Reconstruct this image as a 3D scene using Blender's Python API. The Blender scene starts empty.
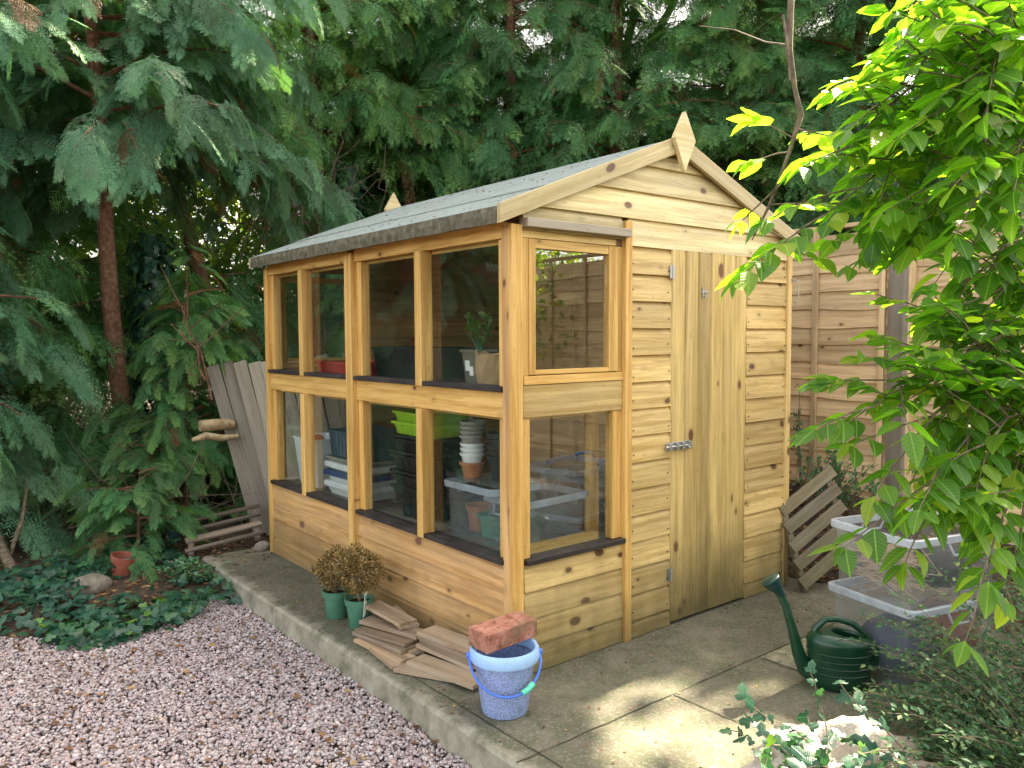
import bpy, math, random
import numpy as np
from mathutils import Vector, Matrix, Euler
random.seed(7); RNG = np.random.default_rng(11)
S = bpy.context.scene; COL = S.collection
PI = math.pi
# ------------------------------------------------------------------ camera
CAM = Vector((-1.8984, -2.3522, 1.3212)); F = 798.47
yaw, pit, rol = -0.6775, -0.0604, -0.0052
FW = Vector((-math.sin(yaw)*math.cos(pit), math.cos(yaw)*math.cos(pit), math.sin(pit)))
_r = Vector((math.cos(yaw), math.sin(yaw), 0)); _u = _r.cross(FW)
R = _r*math.cos(rol)+_u*math.sin(rol); U = -_r*math.sin(rol)+_u*math.cos(rol)
def D(px, py, t): return CAM+(FW+R*((px-512)/F)+U*((384-py)/F))*t
def G(px, py, z=0.0):
    d = FW+R*((px-512)/F)+U*((384-py)/F); return CAM+d*((z-CAM.z)/d.z)
cd = bpy.data.cameras.new('camera'); cam = bpy.data.objects.new('camera', cd); COL.objects.link(cam)
cd.sensor_width = 36; cd.lens = F*36/1024; cd.clip_end = 1000; cd.clip_start = .05
M = Matrix((R, U, -FW)).transposed().to_4x4(); M.translation = CAM; cam.matrix_world = M
S.camera = cam
# ------------------------------------------------------------------ light
SUNAZ, SUNEL = math.radians(10), math.radians(50)      # azimuth measured from +x towards +y
SD = Vector((math.cos(SUNEL)*math.cos(SUNAZ), math.cos(SUNEL)*math.sin(SUNAZ), math.sin(SUNEL)))
sl = bpy.data.lights.new('sun', 'SUN'); so = bpy.data.objects.new('sun', sl); COL.objects.link(so)
sl.energy = 5.0; sl.angle = math.radians(.55); sl.color = (1, .87, .66)
so.rotation_euler = SD.to_track_quat('Z', 'Y').to_euler(); so.location = (4, 0, 9)
w = bpy.data.worlds.new('World'); S.world = w; w.use_nodes = True
nt = w.node_tree; bg = nt.nodes['Background']; sk = nt.nodes.new('ShaderNodeTexSky')
sk.sky_type = 'NISHITA'; sk.sun_disc = False; sk.sun_elevation = SUNEL; sk.sun_rotation = PI/2-SUNAZ
sk.air_density = .8; sk.dust_density = 3.5; sk.ozone_density = .6
hs = nt.nodes.new('ShaderNodeHueSaturation'); hs.inputs['Saturation'].default_value = .5
wm = nt.nodes.new('ShaderNodeMix'); wm.data_type = 'RGBA'; wm.blend_type = 'MULTIPLY'; wm.inputs[0].default_value = 1; wm.inputs[7].default_value = (1.08, 1.0, .86, 1)   # bright summer haze
nt.links.new(sk.outputs[0], hs.inputs['Color']); nt.links.new(hs.outputs[0], wm.inputs[6]); nt.links.new(wm.outputs[2], bg.inputs[0]); bg.inputs[1].default_value = .15
S.view_settings.view_transform = 'Standard'; S.view_settings.look = 'None'
S.view_settings.exposure = 2.74; S.view_settings.gamma = 1
S.cycles.max_bounces = 8; S.cycles.transparent_max_bounces = 16; S.cycles.diffuse_bounces = 4
S.cycles.use_denoising = True; S.cycles.caustics_reflective = False; S.cycles.caustics_refractive = False
S.cycles.sample_clamp_indirect = 6
# ------------------------------------------------------------------ materials
MATS = {}
class NB:
    def __init__(s, name):
        s.m = bpy.data.materials.new(name); s.m.use_nodes = True; s.nt = s.m.node_tree
        s.b = s.nt.nodes['Principled BSDF']; s.out = s.nt.nodes['Material Output']; MATS[name] = s.m
    def n(s, t, ins=None, **k):
        x = s.nt.nodes.new('ShaderNode'+t)
        for a, v in k.items(): setattr(x, a, v)
        for a, v in (ins or {}).items():
            if isinstance(v, bpy.types.NodeSocket): s.nt.links.new(v, x.inputs[a])
            else: x.inputs[a].default_value = v
        return x
    def l(s, a, b): s.nt.links.new(a, b)
    def attr(s, name, o='Vector'): return s.n('Attribute', attribute_name=name).outputs[o]
    def gr(s, sc=(1, 1, 1), off=(0, 0, 0), src='gr'):
        v = s.attr(src) if src == 'gr' else s.n('NewGeometry').outputs['Position'] if src == 'pos' else s.n('TexCoord').outputs['Object']
        return s.n('Mapping', {'Vector': v, 'Scale': sc, 'Location': off}).outputs[0]
    def noise(s, vec, scale=5, det=4, rough=.55, dist=0): return s.n('TexNoise', {'Vector': vec, 'Scale': scale, 'Detail': det, 'Roughness': rough, 'Distortion': dist}).outputs['Fac']
    def ramp(s, fac, stops):
        r = s.n('ValToRGB', {'Fac': fac}); e = r.color_ramp.elements
        while len(e) < len(stops): e.new(.5)
        for i, (p, c) in enumerate(stops):
            e[i].position = p; c = (c, c, c) if isinstance(c, (int, float)) else c; e[i].color = (*c, 1)
        return r.outputs[0]
    def mix(s, fac, a, b, mode='MIX'):
        x = s.n('Mix', data_type='RGBA', blend_type=mode)
        for si, v in ((0, fac), (6, a), (7, b)):
            sock = x.inputs[si]
            if isinstance(v, bpy.types.NodeSocket): s.l(v, sock)
            elif isinstance(v, (int, float)): sock.default_value = v if si == 0 else (v, v, v, 1)
            else: sock.default_value = (*v, 1)
        return x.outputs[2]
    def math(s, op, a, b=0, clamp=False):
        x = s.n('Math', operation=op, use_clamp=clamp)
        for i, v in enumerate((a, b)):
            if isinstance(v, bpy.types.NodeSocket): s.l(v, x.inputs[i])
            else: x.inputs[i].default_value = v
        return x.outputs[0]
    def bump(s, h, strength=.3, dist=.01):
        s.l(s.n('Bump', {'Height': h, 'Strength': strength, 'Distance': dist}).outputs[0], s.b.inputs['Normal'])
    def fin(s, col=None, rough=.6, spec=.5):
        if col is not None:
            if isinstance(col, bpy.types.NodeSocket): s.l(col, s.b.inputs['Base Color'])
            else: s.b.inputs['Base Color'].default_value = (*col, 1)
        if isinstance(rough, bpy.types.NodeSocket): s.l(rough, s.b.inputs['Roughness'])
        else: s.b.inputs['Roughness'].default_value = rough
        s.b.inputs['Specular IOR Level'].default_value = spec
        return s.m

def wood(name, c1, c2, knotc=(.13, .05, .02), grey=0., dirt=None, knots=1., rough=.62, tintv=.22):
    s = NB(name)
    tint = s.attr('tint', 'Fac')
    v = s.gr()
    warp = s.noise(s.gr((1.2, 5, 5)), 1.6, 2)
    v2 = s.n('VectorMath', {0: v, 1: s.n('CombineXYZ', {'Y': s.math('MULTIPLY', warp, .035), 'Z': s.math('MULTIPLY', warp, .03)}).outputs[0]}, operation='ADD').outputs[0]
    g1 = s.noise(s.n('Mapping', {'Vector': v2, 'Scale': (1.4, 34, 34)}).outputs[0], 1, 3, .6)
    g2 = s.noise(s.n('Mapping', {'Vector': v2, 'Scale': (5, 160, 160)}).outputs[0], 1, 3, .7)
    g3 = s.noise(s.gr((.9, 4, 4)), 1.3, 2)
    f = s.math('ADD', s.math('MULTIPLY', g1, .65), s.math('MULTIPLY', g2, .35))
    col = s.mix(s.ramp(f, [(.40, 0), (.58, 1)]), tuple(x*.8 for x in c1), c2)
    col = s.mix(s.ramp(g3, [(.35, .0), (.7, .45)]), col, tuple(x*.72 for x in c1))
    # knots: long-ish dark ovals running through each board
    vo = s.n('TexVoronoi', {'Vector': s.gr((6.5, 11, .15)), 'Scale': 1, 'Randomness': 1.0}, feature='F1')
    cell = s.n('SeparateColor', {'Color': vo.outputs['Color']})
    rad = s.math('MULTIPLY', s.math('SUBTRACT', cell.outputs[0], 1-.6*knots), .34)
    dk = s.math('SUBTRACT', rad, vo.outputs['Distance'])
    kn = s.ramp(dk, [(.0, 0), (.02, .8), (.06, 1)])
    halo = s.ramp(s.math('ADD', dk, .12), [(.0, 0), (.12, .45)])
    col = s.mix(halo, col, tuple(x*.6 for x in c1)); col = s.mix(kn, col, knotc)
    # tiny nail / resin specks
    sp = s.noise(s.gr((30, 90, 90)), 1, 2); col = s.mix(s.ramp(sp, [(.66, 0), (.74, .5)]), col, tuple(x*.4 for x in c1))
    if grey > 0:
        gn = s.noise(s.gr((1.5, 9, 9), (3, 1, 2)), 1.5, 4, .65)
        col = s.mix(s.math('MULTIPLY', s.ramp(gn, [(.35, 0), (.65, 1)]), grey), col, (.33, .29, .23))
    b = s.math('ADD', 1-tintv, s.math('MULTIPLY', tint, 2*tintv))
    col = s.mix(1.0, col, s.n('CombineColor', {0: b, 1: b, 2: b}).outputs[0], 'MULTIPLY')
    if dirt:                                            # algae and rain splash creeping up from the slab
        p = s.n('SeparateXYZ', {0: s.n('NewGeometry').outputs['Position']})
        dn = s.noise(s.gr((1, 1, 1), src='pos'), 5, 5, .65); dn2 = s.noise(s.gr((7, 7, 1.5), src='pos'), 1, 4, .6)
        h = s.math('SUBTRACT', p.outputs[2], s.math('MULTIPLY', s.math('ADD', dn, dn2), dirt))
        dd = s.ramp(s.math('ADD', h, .5), [(.22, 1), (.60, 0)])
        col = s.mix(s.math('MULTIPLY', dd, .8), col, (.075, .068, .03))
    s.bump(s.math('ADD', f, s.math('MULTIPLY', kn, -.4)), .25, .004)
    return s.fin(col, rough, .35)

wood('honey_wood', (.60, .33, .08), (.75, .485, .165), knots=.9, dirt=.16, tintv=.12)
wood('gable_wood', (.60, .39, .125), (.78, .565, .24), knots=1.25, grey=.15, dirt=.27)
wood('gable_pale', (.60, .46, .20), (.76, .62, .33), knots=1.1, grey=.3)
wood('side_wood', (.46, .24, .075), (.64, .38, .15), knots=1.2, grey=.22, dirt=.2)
wood('door_wood', (.50, .34, .10), (.66, .48, .19), knots=1.2, grey=.12, dirt=.36)
wood('inner_wood', (.42, .23, .09), (.56, .33, .14), knots=1.)
wood('grey_wood', (.23, .185, .13), (.34, .29, .22), grey=.65, knots=.6, tintv=.5)
wood('old_wood', (.10, .07, .05), (.20, .15, .11), grey=.3, knots=.7, tintv=.4)
wood('plank_wood', (.20, .125, .07), (.36, .25, .15), grey=.55, knots=.7, tintv=.4)
wood('fence_wood', (.60, .40, .19), (.78, .57, .32), grey=.2, knots=.9, tintv=.25, dirt=.2)
wood('pallet_wood', (.15, .115, .055), (.26, .21, .12), grey=.4, knots=.6, tintv=.3, dirt=.3)

def plastic(name, c, rough=.45, var=.12, dusty=0, speck=None, spec=.5):
    s = NB(name); n = s.noise(s.gr((1, 1, 1), src='obj'), 18, 4, .6)
    col = s.mix(s.ramp(n, [(.3, 0), (.75, 1)]), tuple(x*(1-var) for x in c), tuple(min(1, x*(1+var)) for x in c))
    if dusty: col = s.mix(s.math('MULTIPLY', s.ramp(s.noise(s.gr((1, 1, 1), src='obj'), 9, 6, .7), [(.45, 0), (.7, 1)]), dusty), col, (.3, .26, .2))
    if speck: col = s.mix(s.ramp(s.noise(s.gr((1, 1, 1), src='obj'), 230, 2, .6), [(.50, 0), (.56, .85)]), col, speck)
    r = s.ramp(n, [(.2, rough*.8), (.8, min(1, rough*1.3))])
    return s.fin(col, r, spec)
plastic('black_plastic', (.008, .009, .011), .5, dusty=.015, spec=.25); plastic('dark_plastic', (.02, .02, .022), .55, dusty=.05, spec=.3)
plastic('red_plastic', (.42, .02, .025), .4); plastic('lime_plastic', (.28, .48, .015), .45)
plastic('blue_crate', (.035, .065, .105), .5, dusty=.15); plastic('navy_plastic', (.015, .03, .16), .4)
plastic('white_plastic', (.66, .68, .70), .45, dusty=.1); plastic('grey_plastic', (.23, .22, .20), .6, dusty=.3)
plastic('taupe_plastic', (.14, .12, .095), .6); plastic('green_pot', (.06, .18, .115), .4, dusty=.15)
plastic('can_green', (.005, .042, .020), .3, dusty=.05); plastic('rose_green', (.006, .035, .03), .4)
plastic('bucket_body', (.29, .38, .66), .4, .1, speck=(.13, .14, .20)); plastic('bucket_rim', (.33, .52, .83), .35)
plastic('bucket_handle', (.06, .17, .62), .35); plastic('grip_green', (.12, .6, .42), .4)
plastic('terracotta', (.36, .13, .06), .8, .2, dusty=.3, spec=.2); plastic('dull_red', (.25, .06, .035), .6, dusty=.4)
plastic('blue_rope', (.02, .22, .62), .5); plastic('paper_brown', (.38, .25, .14), .85, .15, spec=.1)
plastic('label_white', (.75, .75, .72), .7); plastic('label_green', (.1, .4, .25), .6); plastic('ink', (.05, .05, .05), .7)
plastic('steel', (.45, .47, .48), .35); MATS['steel'].node_tree.nodes['Principled BSDF'].inputs['Metallic'].default_value = .85
plastic('black_sill', (.018, .012, .012), .6, dusty=.12); plastic('keyhole', (.01, .01, .01), .6)
plastic('navy_bag', (.03, .035, .07), .6); plastic('soil_mix', (.035, .022, .015), .95, .5, spec=.1)
plastic('teal_post', (.01, .07, .07), .6); plastic('straw', (.42, .30, .20), .8)

def two(name, stops, scale, det=6, rough=.9, bump=.5, bd=.01, src='pos', spec=.3):
    s = NB(name); n = s.noise(s.gr((1, 1, 1), src=src), scale, det, .65)
    s.bump(n, bump, bd); return s.fin(s.ramp(n, stops), rough, spec)
two('soil', [(.3, (.03, .02, .013)), (.5, (.06, .042, .028)), (.7, (.12, .085, .055))], 14, bd=.02)
two('bark_red', [(.3, (.06, .03, .02)), (.55, (.17, .085, .05)), (.75, (.28, .16, .10))], 30, src='obj', bd=.02)
two('bark_grey', [(.3, (.07, .05, .035)), (.6, (.2, .155, .105)), (.8, (.3, .24, .18))], 35, src='obj', bd=.01)
two('pale_log', [(.3, (.25, .17, .09)), (.6, (.5, .38, .22)), (.8, (.62, .5, .33))], 22, src='obj', bd=.01)
two('rock', [(.3, (.12, .10, .08)), (.6, (.25, .22, .18)), (.8, (.36, .32, .27))], 22, src='obj', bd=.01)
two('sack', [(.25, (.22, .17, .13)), (.45, (.42, .35, .29)), (.7, (.60, .54, .48))], 12, src='obj', bd=.03)

# concrete slab
s = NB('concrete')
p = s.gr((1, 1, 1), src='pos'); big = s.noise(p, 1.6, 5, .6); mid = s.noise(p, 8, 6, .7); fin_ = s.noise(p, 90, 3, .7)
col = s.mix(s.ramp(big, [(.35, 0), (.65, 1)]), (.095, .085, .062), (.165, .15, .11))
col = s.mix(s.math('MULTIPLY', s.ramp(mid, [(.42, 0), (.62, 1)]), .75), col, (.075, .085, .045))       # algae
col = s.mix(s.math('MULTIPLY', s.ramp(fin_, [(.5, 0), (.75, 1)]), .5), col, (.33, .31, .27))
xyz = s.n('SeparateXYZ', {0: s.n('NewGeometry').outputs['Position']})
edge = s.ramp(s.math('ADD', xyz.outputs[0], s.math('MULTIPLY', s.math('SUBTRACT', mid, .5), .2)), [(0, 1), (.001, 0)])
e2 = s.math('ADD', s.math('ADD', xyz.outputs[0], .42), s.math('MULTIPLY', s.math('SUBTRACT', mid, .5), .25))
col = s.mix(s.ramp(e2, [(.0, .9), (.09, 0)]), col, (.36, .33, .26))                                      # pale worn arris
s.bump(s.math('ADD', mid, s.math('MULTIPLY', fin_, .5)), .5, .006); s.fin(col, .9, .25)
s = NB('concrete_light'); p = s.gr((1, 1, 1), src='pos'); n = s.noise(p, 25, 6, .7)
s.bump(n, .5, .005); s.fin(s.ramp(n, [(.35, (.12, .13, .075)), (.55, (.25, .235, .17)), (.7, (.36, .34, .27))]), .9, .25)
s = NB('joint'); s.fin((.055, .055, .036), .95, .1)
# pebbles, coloured by a per-stone value
s = NB('pebble'); t = s.attr('tint', 'Fac'); n = s.noise(s.gr((1, 1, 1), src='pos'), 130, 3, .6)
c = s.ramp(t, [(0, (.15, .10, .095)), (.15, (.29, .21, .20)), (.45, (.38, .30, .295)), (.62, (.34, .31, .33)), (.8, (.47, .39, .37)), (.93, (.58, .52, .50)), (1, (.34, .15, .10))])
s.fin(s.mix(s.ramp(n, [(.3, .0), (.7, .4)]), c, (.48, .40, .39)), .62, .4)
s = NB('felt'); p = s.gr((1, 1, 1), src='pos'); a = s.noise(p, 260, 2, .6); b_ = s.noise(p, 6, 5, .65); c_ = s.noise(p, 45, 4, .7)
col = s.mix(s.ramp(a, [(.35, 0), (.65, 1)]), (.15, .185, .18), (.30, .345, .33)); col = s.mix(s.math('MULTIPLY', s.ramp(b_, [(.4, 0), (.7, 1)]), .3), col, (.13, .13, .09))
col = s.mix(s.ramp(c_, [(.61, 0), (.66, .75)]), col, (.07, .05, .03)); s.bump(a, .5, .003); s.fin(col, .9, .2)
s = NB('felt_edge'); p = s.gr((1, 1, 1), src='pos'); a = s.noise(p, 30, 5, .7)
col = s.ramp(a, [(.35, (.07, .065, .045)), (.6, (.15, .14, .10)), (.72, (.22, .21, .17)), (.8, (.4, .4, .36))]); s.bump(a, .4, .004); s.fin(col, .9, .2)
s = NB('brick'); o = s.gr((1, 1, 1), src='obj'); n = s.noise(o, 28, 6, .7); m = s.noise(o, 11, 3, .6)
col = s.ramp(n, [(.3, (.16, .05, .03)), (.5, (.36, .16, .115)), (.7, (.50, .27, .22))]); col = s.mix(s.ramp(m, [(.5, 0), (.66, .8)]), col, (.16, .11, .06))
s.bump(n, .8, .006); s.fin(col, .95, .15)

def leafmat(name, stops, trans=.35, rough=.4, spec=.5, tcol=None, veins=False):
    s = NB(name); t = s.attr('tint', 'Fac'); c = s.ramp(t, stops)
    n = s.noise(s.gr((1, 1, 1), src='pos'), 3.0, 2); c2 = s.mix(s.ramp(n, [(.35, 0), (.7, .35)]), c, tuple(x*.6 for x in stops[0][1]))
    if veins:
        q = s.n('SeparateXYZ', {0: s.attr('gr')}); ay = s.math('ABSOLUTE', q.outputs[1])
        mid = s.ramp(ay, [(.008, 1), (.022, 0)]); ph = s.math('FRACT', s.math('MULTIPLY', s.math('SUBTRACT', q.outputs[0], s.math('MULTIPLY', ay, .75)), 8.5))
        vn = s.math('MAXIMUM', mid, s.math('MULTIPLY', s.ramp(ph, [(.0, .8), (.10, 0), (.9, 0), (1, .8)]), .6)); c2 = s.mix(s.math('MULTIPLY', vn, .45), c2, tuple(min(1, x*1.9+.05) for x in stops[2][1]))
        sp = s.noise(s.gr((1, 1, 1), src='pos'), 60, 4, .7); c2 = s.mix(s.ramp(sp, [(.66, 0), (.72, .7)]), c2, (.14, .09, .03)); s.bump(s.math('ADD', vn, s.math('MULTIPLY', sp, .5)), .35, .002)
    s.fin(c2, rough, spec)
    tl = s.n('BsdfTranslucent', {'Color': s.mix(1, c2, tcol or (1.9, 2.1, .7), 'MULTIPLY')})
    mx = s.n('MixShader', {0: trans, 1: s.b.outputs[0], 2: tl.outputs[0]}); s.l(mx.outputs[0], s.out.inputs[0]); return s.m
leafmat('conifer', [(0, (.16, .08, .03)), (.012, (.16, .08, .03)), (.02, (.015, .06, .025)), (.35, (.04, .14, .055)), (.7, (.10, .27, .10)), (1, (.22, .40, .10))], .28, .6, .3)
leafmat('conifer_blue', [(0, (.14, .07, .03)), (.012, (.14, .07, .03)), (.02, (.02, .07, .04)), (.35, (.055, .16, .09)), (.7, (.13, .30, .16)), (1, (.24, .42, .15))], .25, .55, .35)
leafmat('shrub_leaf', [(0, (.06, .15, .03)), (.5, (.10, .23, .04)), (.85, (.17, .31, .045)), (1, (.34, .42, .06))], .62, .36, .5, (2.2, 2.3, .4), True)
leafmat('canopy_leaf', [(0, (.03, .08, .02)), (1, (.08, .16, .03))], .3, .4)
leafmat('sunny_leaf', [(0, (.09, .16, .03)), (.5, (.16, .26, .05)), (1, (.30, .36, .07))], .45, .5, .4, (2, 1.9, .6))
leafmat('ivy_leaf', [(0, (.008, .045, .03)), (.6, (.02, .085, .05)), (.9, (.05, .14, .05)), (1, (.16, .30, .04))], .2, .35, .5, None, True)
leafmat('tiny_leaf', [(0, (.025, .075, .03)), (.5, (.05, .125, .055)), (.85, (.10, .19, .08)), (1, (.26, .30, .10))], .25, .6, .25)
leafmat('dry_leaf', [(0, (.07, .055, .02)), (.35, (.17, .12, .035)), (.7, (.36, .24, .08)), (1, (.58, .42, .20))], .2, .6, .3, (1.4, 1.3, .6))
leafmat('litter', [(0, (.07, .035, .02)), (.5, (.17, .085, .04)), (.85, (.32, .17, .08)), (1, (.45, .30, .13))], .15, .7, .3, (1.4, 1.2, .6))

def glassy(name, tint, haze=0., hcol=(.7, .75, .78), ior=1.5, rough=.0, boost=0.):
    s = NB(name); s.nt.nodes.remove(s.b)
    tr = s.n('BsdfTransparent', {'Color': (*tint, 1)}); gl = s.n('BsdfGlossy', {'Color': (1, 1, 1, 1), 'Roughness': rough})
    fr = s.n('Fresnel', {'IOR': s.math('SUBTRACT', ior, s.math('MULTIPLY', s.n('NewGeometry').outputs['Backfacing'], ior-1/ior))}).outputs[0]
    base = tr.outputs[0]
    if haze > 0:
        n = s.noise(s.gr((1, 1, 1), src='obj'), 12, 4, .65)
        df = s.n('BsdfDiffuse', {'Color': (*hcol, 1)}); tl = s.n('BsdfTranslucent', {'Color': (*hcol, 1)})
        m0 = s.n('MixShader', {0: .5, 1: df.outputs[0], 2: tl.outputs[0]})
        base = s.n('MixShader', {0: s.ramp(n, [(.3, haze*.75), (.7, min(1, haze*1.3))]), 1: base, 2: m0.outputs[0]}).outputs[0]
    s.l(s.n('MixShader', {0: s.math('ADD', fr, boost, True), 1: base, 2: gl.outputs[0]}).outputs[0], s.out.inputs[0]); return s.m
glassy('glass', (.95, .97, .96), haze=.004, boost=0.)
glassy('gable_glass', (.95, .97, .96), haze=.004, boost=.08)
glassy('clear_plastic', (.93, .95, .96), haze=.14, hcol=(.62, .70, .78), rough=.15)
glassy('milky_rim', (.9, .93, .95), haze=.72, hcol=(.62, .68, .76), rough=.2)

# ------------------------------------------------------------------ mesh helpers
class MB:
    def __init__(s): s.v = []; s.f = []; s.g = []; s.t = []; s.sm = []
    def add(s, vs, fs, gs=None, tint=None, smooth=False):
        k = len(s.v); tint = random.random() if tint is None else tint
        s.v += [tuple(a) for a in vs]; s.f += [tuple(i+k for i in f) for f in fs]
        s.g += [tuple(a) for a in (gs if gs is not None else vs)]; s.t += [tint]*len(vs); s.sm += [smooth]*len(fs)
    def box(s, c, size, rot=None, tint=None, taper=None):
        """box centred at c; the longest side is the grain"""
        o = sorted(range(3), key=lambda i: -size[i]); off = Vector((random.uniform(0, 90), random.uniform(0, 90), random.uniform(0, 9)))
        vs, gs = [], []
        for i in range(8):
            q = [(.5 if i >> k & 1 else -.5)*size[k] for k in range(3)]
            gs.append(Vector((q[o[0]], q[o[1]], q[o[2]]))+off)
            if taper and i & 4: q[0] *= taper; q[1] *= taper
            q = Vector(q); q = (rot @ q) if rot is not None else q; vs.append(q+Vector(c))
        s.add(vs, [(0, 2, 3, 1), (4, 5, 7, 6), (0, 1, 5, 4), (2, 6, 7, 3), (0, 4, 6, 2), (1, 3, 7, 5)], gs, tint)
    def span(s, lo, hi, tint=None): s.box([(a+b)/2 for a, b in zip(lo, hi)], [b-a for a, b in zip(lo, hi)], tint=tint)
    def tube(s, pts, rad, seg=8, cap=True, tint=None):
        pts = [Vector(p) for p in pts]; n = len(pts); rad = rad if isinstance(rad, (list, tuple)) else [rad]*n
        vs, gs, fs = [], [], []; up = Vector((0, 0, 1)); L = 0; off = random.uniform(0, 50)
        d0 = (pts[1]-pts[0]).normalized(); a = d0.cross(up if abs(d0.z) < .9 else Vector((1, 0, 0))).normalized()
        for i, p in enumerate(pts):
            d = (pts[min(i+1, n-1)]-pts[max(i-1, 0)]).normalized(); a = (a-d*a.dot(d)).normalized(); b = d.cross(a)
            if i: L += (p-pts[i-1]).length
            for k in range(seg):
                th = 2*PI*k/seg; e = a*math.cos(th)+b*math.sin(th); vs.append(p+e*rad[i]); gs.append((L+off, math.cos(th)*rad[i], math.sin(th)*rad[i]))
        for i in range(n-1):
            for k in range(seg): k2 = (k+1) % seg; fs.append((i*seg+k, i*seg+k2, (i+1)*seg+k2, (i+1)*seg+k))
        if cap: fs.append(tuple(range(seg))[::-1]); fs.append(tuple((n-1)*seg+k for k in range(seg)))
        s.add(vs, fs, gs, tint, True)
    def lathe(s, prof, c=(0, 0, 0), seg=32, sx=1, sy=1, tint=None, rot=None, closed=False):
        vs, fs = [], []; n = len(prof)
        for r, z in prof:
            for k in range(seg):
                th = 2*PI*k/seg; q = Vector((r*math.cos(th)*sx, r*math.sin(th)*sy, z)); q = rot @ q if rot is not None else q; vs.append(q+Vector(c))
        m = n if closed else n-1
        for i in range(m):
            j = (i+1) % n
            for k in range(seg): k2 = (k+1) % seg; fs.append((i*seg+k, i*seg+k2, j*seg+k2, j*seg+k))
        s.add(vs, fs, None, tint, True)
    def prism(s, poly, ax, a, b, tint=None):
        """poly in the two axes other than ax, extruded from a to b"""
        n = len(poly); oth = [i for i in range(3) if i != ax]; vs = []
        for h in (a, b):
            for q in poly:
                v = [0, 0, 0]; v[ax] = h; v[oth[0]], v[oth[1]] = q; vs.append(v)
        off = random.uniform(0, 50)
        s.add(vs, [tuple(range(n)), tuple(range(2*n-1, n-1, -1))]+[(i, n+i, n+(i+1) % n, (i+1) % n) for i in range(n)], [(v[oth[0]]+off, v[oth[1]]+off, v[ax]) for v in vs], tint)
    def build(s, name, mat, parent=None, bevel=0, loc=None, rot=None):
        me = bpy.data.meshes.new(name); me.from_pydata(s.v, [], s.f); me.update()
        a = me.attributes.new('gr', 'FLOAT_VECTOR', 'POINT'); a.data.foreach_set('vector', np.array(s.g, np.float32).ravel())
        a = me.attributes.new('tint', 'FLOAT', 'POINT'); a.data.foreach_set('value', np.array(s.t, np.float32))
        me.polygons.foreach_set('use_smooth', s.sm)
        me.materials.append(MATS[mat]); o = bpy.data.objects.new(name, me); COL.objects.link(o)
        if loc is not None: o.location = loc
        if rot is not None: o.rotation_euler = rot
        if parent is not None: par(o, parent)
        if bevel: b = o.modifiers.new('bevel', 'BEVEL'); b.width = bevel; b.segments = 2; b.limit_method = 'ANGLE'
        if any(s.sm):
            try: me.set_sharp_from_angle(angle=math.radians(45))
            except Exception: pass
        return o
def par(o, parent):
    o.parent = parent; o.matrix_parent_inverse = Matrix.Translation(-PWORLD.get(parent.name, Vector((0, 0, 0))))
PWORLD = {}
def tag(o, label=None, cat=None, group=None, kind=None):
    for k, v in (('label', label), ('category', cat), ('group', group), ('kind', kind)):
        if v: o[k] = v
    return o
def thing(name, label, cat, loc=(0, 0, 0), group=None, kind=None):
    """Empty at the base; parts are modelled in world coordinates"""
    o = bpy.data.objects.new(name, None); COL.objects.link(o); o.location = loc; o.empty_display_size = .1
    PWORLD[o.name] = Vector(loc); return tag(o, label, cat, group, kind)
def pb(name, mb, mat, parent, bevel=0, label=None):
    o = mb.build(name, mat, parent, bevel)
    if label: o['label'] = label
    PWORLD[o.name] = PWORLD.get(parent.name, Vector((0, 0, 0)))*0
    return o
def sub(name, mb, mat, parent, bevel=0):                       # child of a part (the part has identity world matrix)
    o = mb.build(name, mat, None, bevel); o.parent = parent; return o
def fast(name, V, Fc, mat, tint=None, parent=None, smooth=False):
    V = np.asarray(V, np.float32).reshape(-1, 3); Fc = np.asarray(Fc, np.int32); k = Fc.shape[1]
    me = bpy.data.meshes.new(name); me.vertices.add(len(V)); me.vertices.foreach_set('co', V.ravel())
    me.loops.add(Fc.size); me.loops.foreach_set('vertex_index', Fc.ravel())
    me.polygons.add(len(Fc)); me.polygons.foreach_set('loop_start', np.arange(0, Fc.size, k, dtype=np.int32))
    if smooth: me.polygons.foreach_set('use_smooth', np.ones(len(Fc), bool))
    if tint is not None: a = me.attributes.new('tint', 'FLOAT', 'POINT'); a.data.foreach_set('value', np.asarray(tint, np.float32))
    me.update(calc_edges=True); me.materials.append(MATS[mat])
    o = bpy.data.objects.new(name, me); COL.objects.link(o)
    if parent is not None: par(o, parent)
    return o
def inst(tmpls, which, A, T, tint, tip=0.):
    """copies of small meshes: tmpls [(V,F)], which (k,), A (k,3,3) matrices, T (k,3)"""
    Vs, Fs, ts, ls = [], [], [], []; n = 0
    for i, (V, Fc) in enumerate(tmpls):
        m = np.where(which == i)[0]
        if not len(m): continue
        X = np.einsum('kij,vj->kvi', A[m], V)+T[m][:, None, :]
        Vs.append(X.reshape(-1, 3)); Fs.append((Fc[None]+(n+np.arange(len(m))*len(V))[:, None, None]).reshape(-1, Fc.shape[1]))
        ls.append(np.tile(V, (len(m), 1))); ts.append((tint[m][:, None]+tip*V[None, :, 0]*(tint[m][:, None] > .02)).ravel()); n += len(m)*len(V)
    inst.local = np.concatenate(ls)
    return np.concatenate(Vs), np.concatenate(Fs), np.concatenate(ts)
def frames(d, nrm, size):
    """matrices whose x axis is d, z axis near nrm, scaled by size"""
    d = d/np.linalg.norm(d, axis=1, keepdims=True); y = np.cross(nrm, d); y /= np.maximum(np.linalg.norm(y, axis=1, keepdims=True), 1e-6); z = np.cross(d, y)
    return np.stack([d, y, z], axis=2)*np.asarray(size)[:, None, None]
def rdir(k): v = RNG.normal(size=(k, 3)); return v/np.linalg.norm(v, axis=1, keepdims=True)
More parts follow.
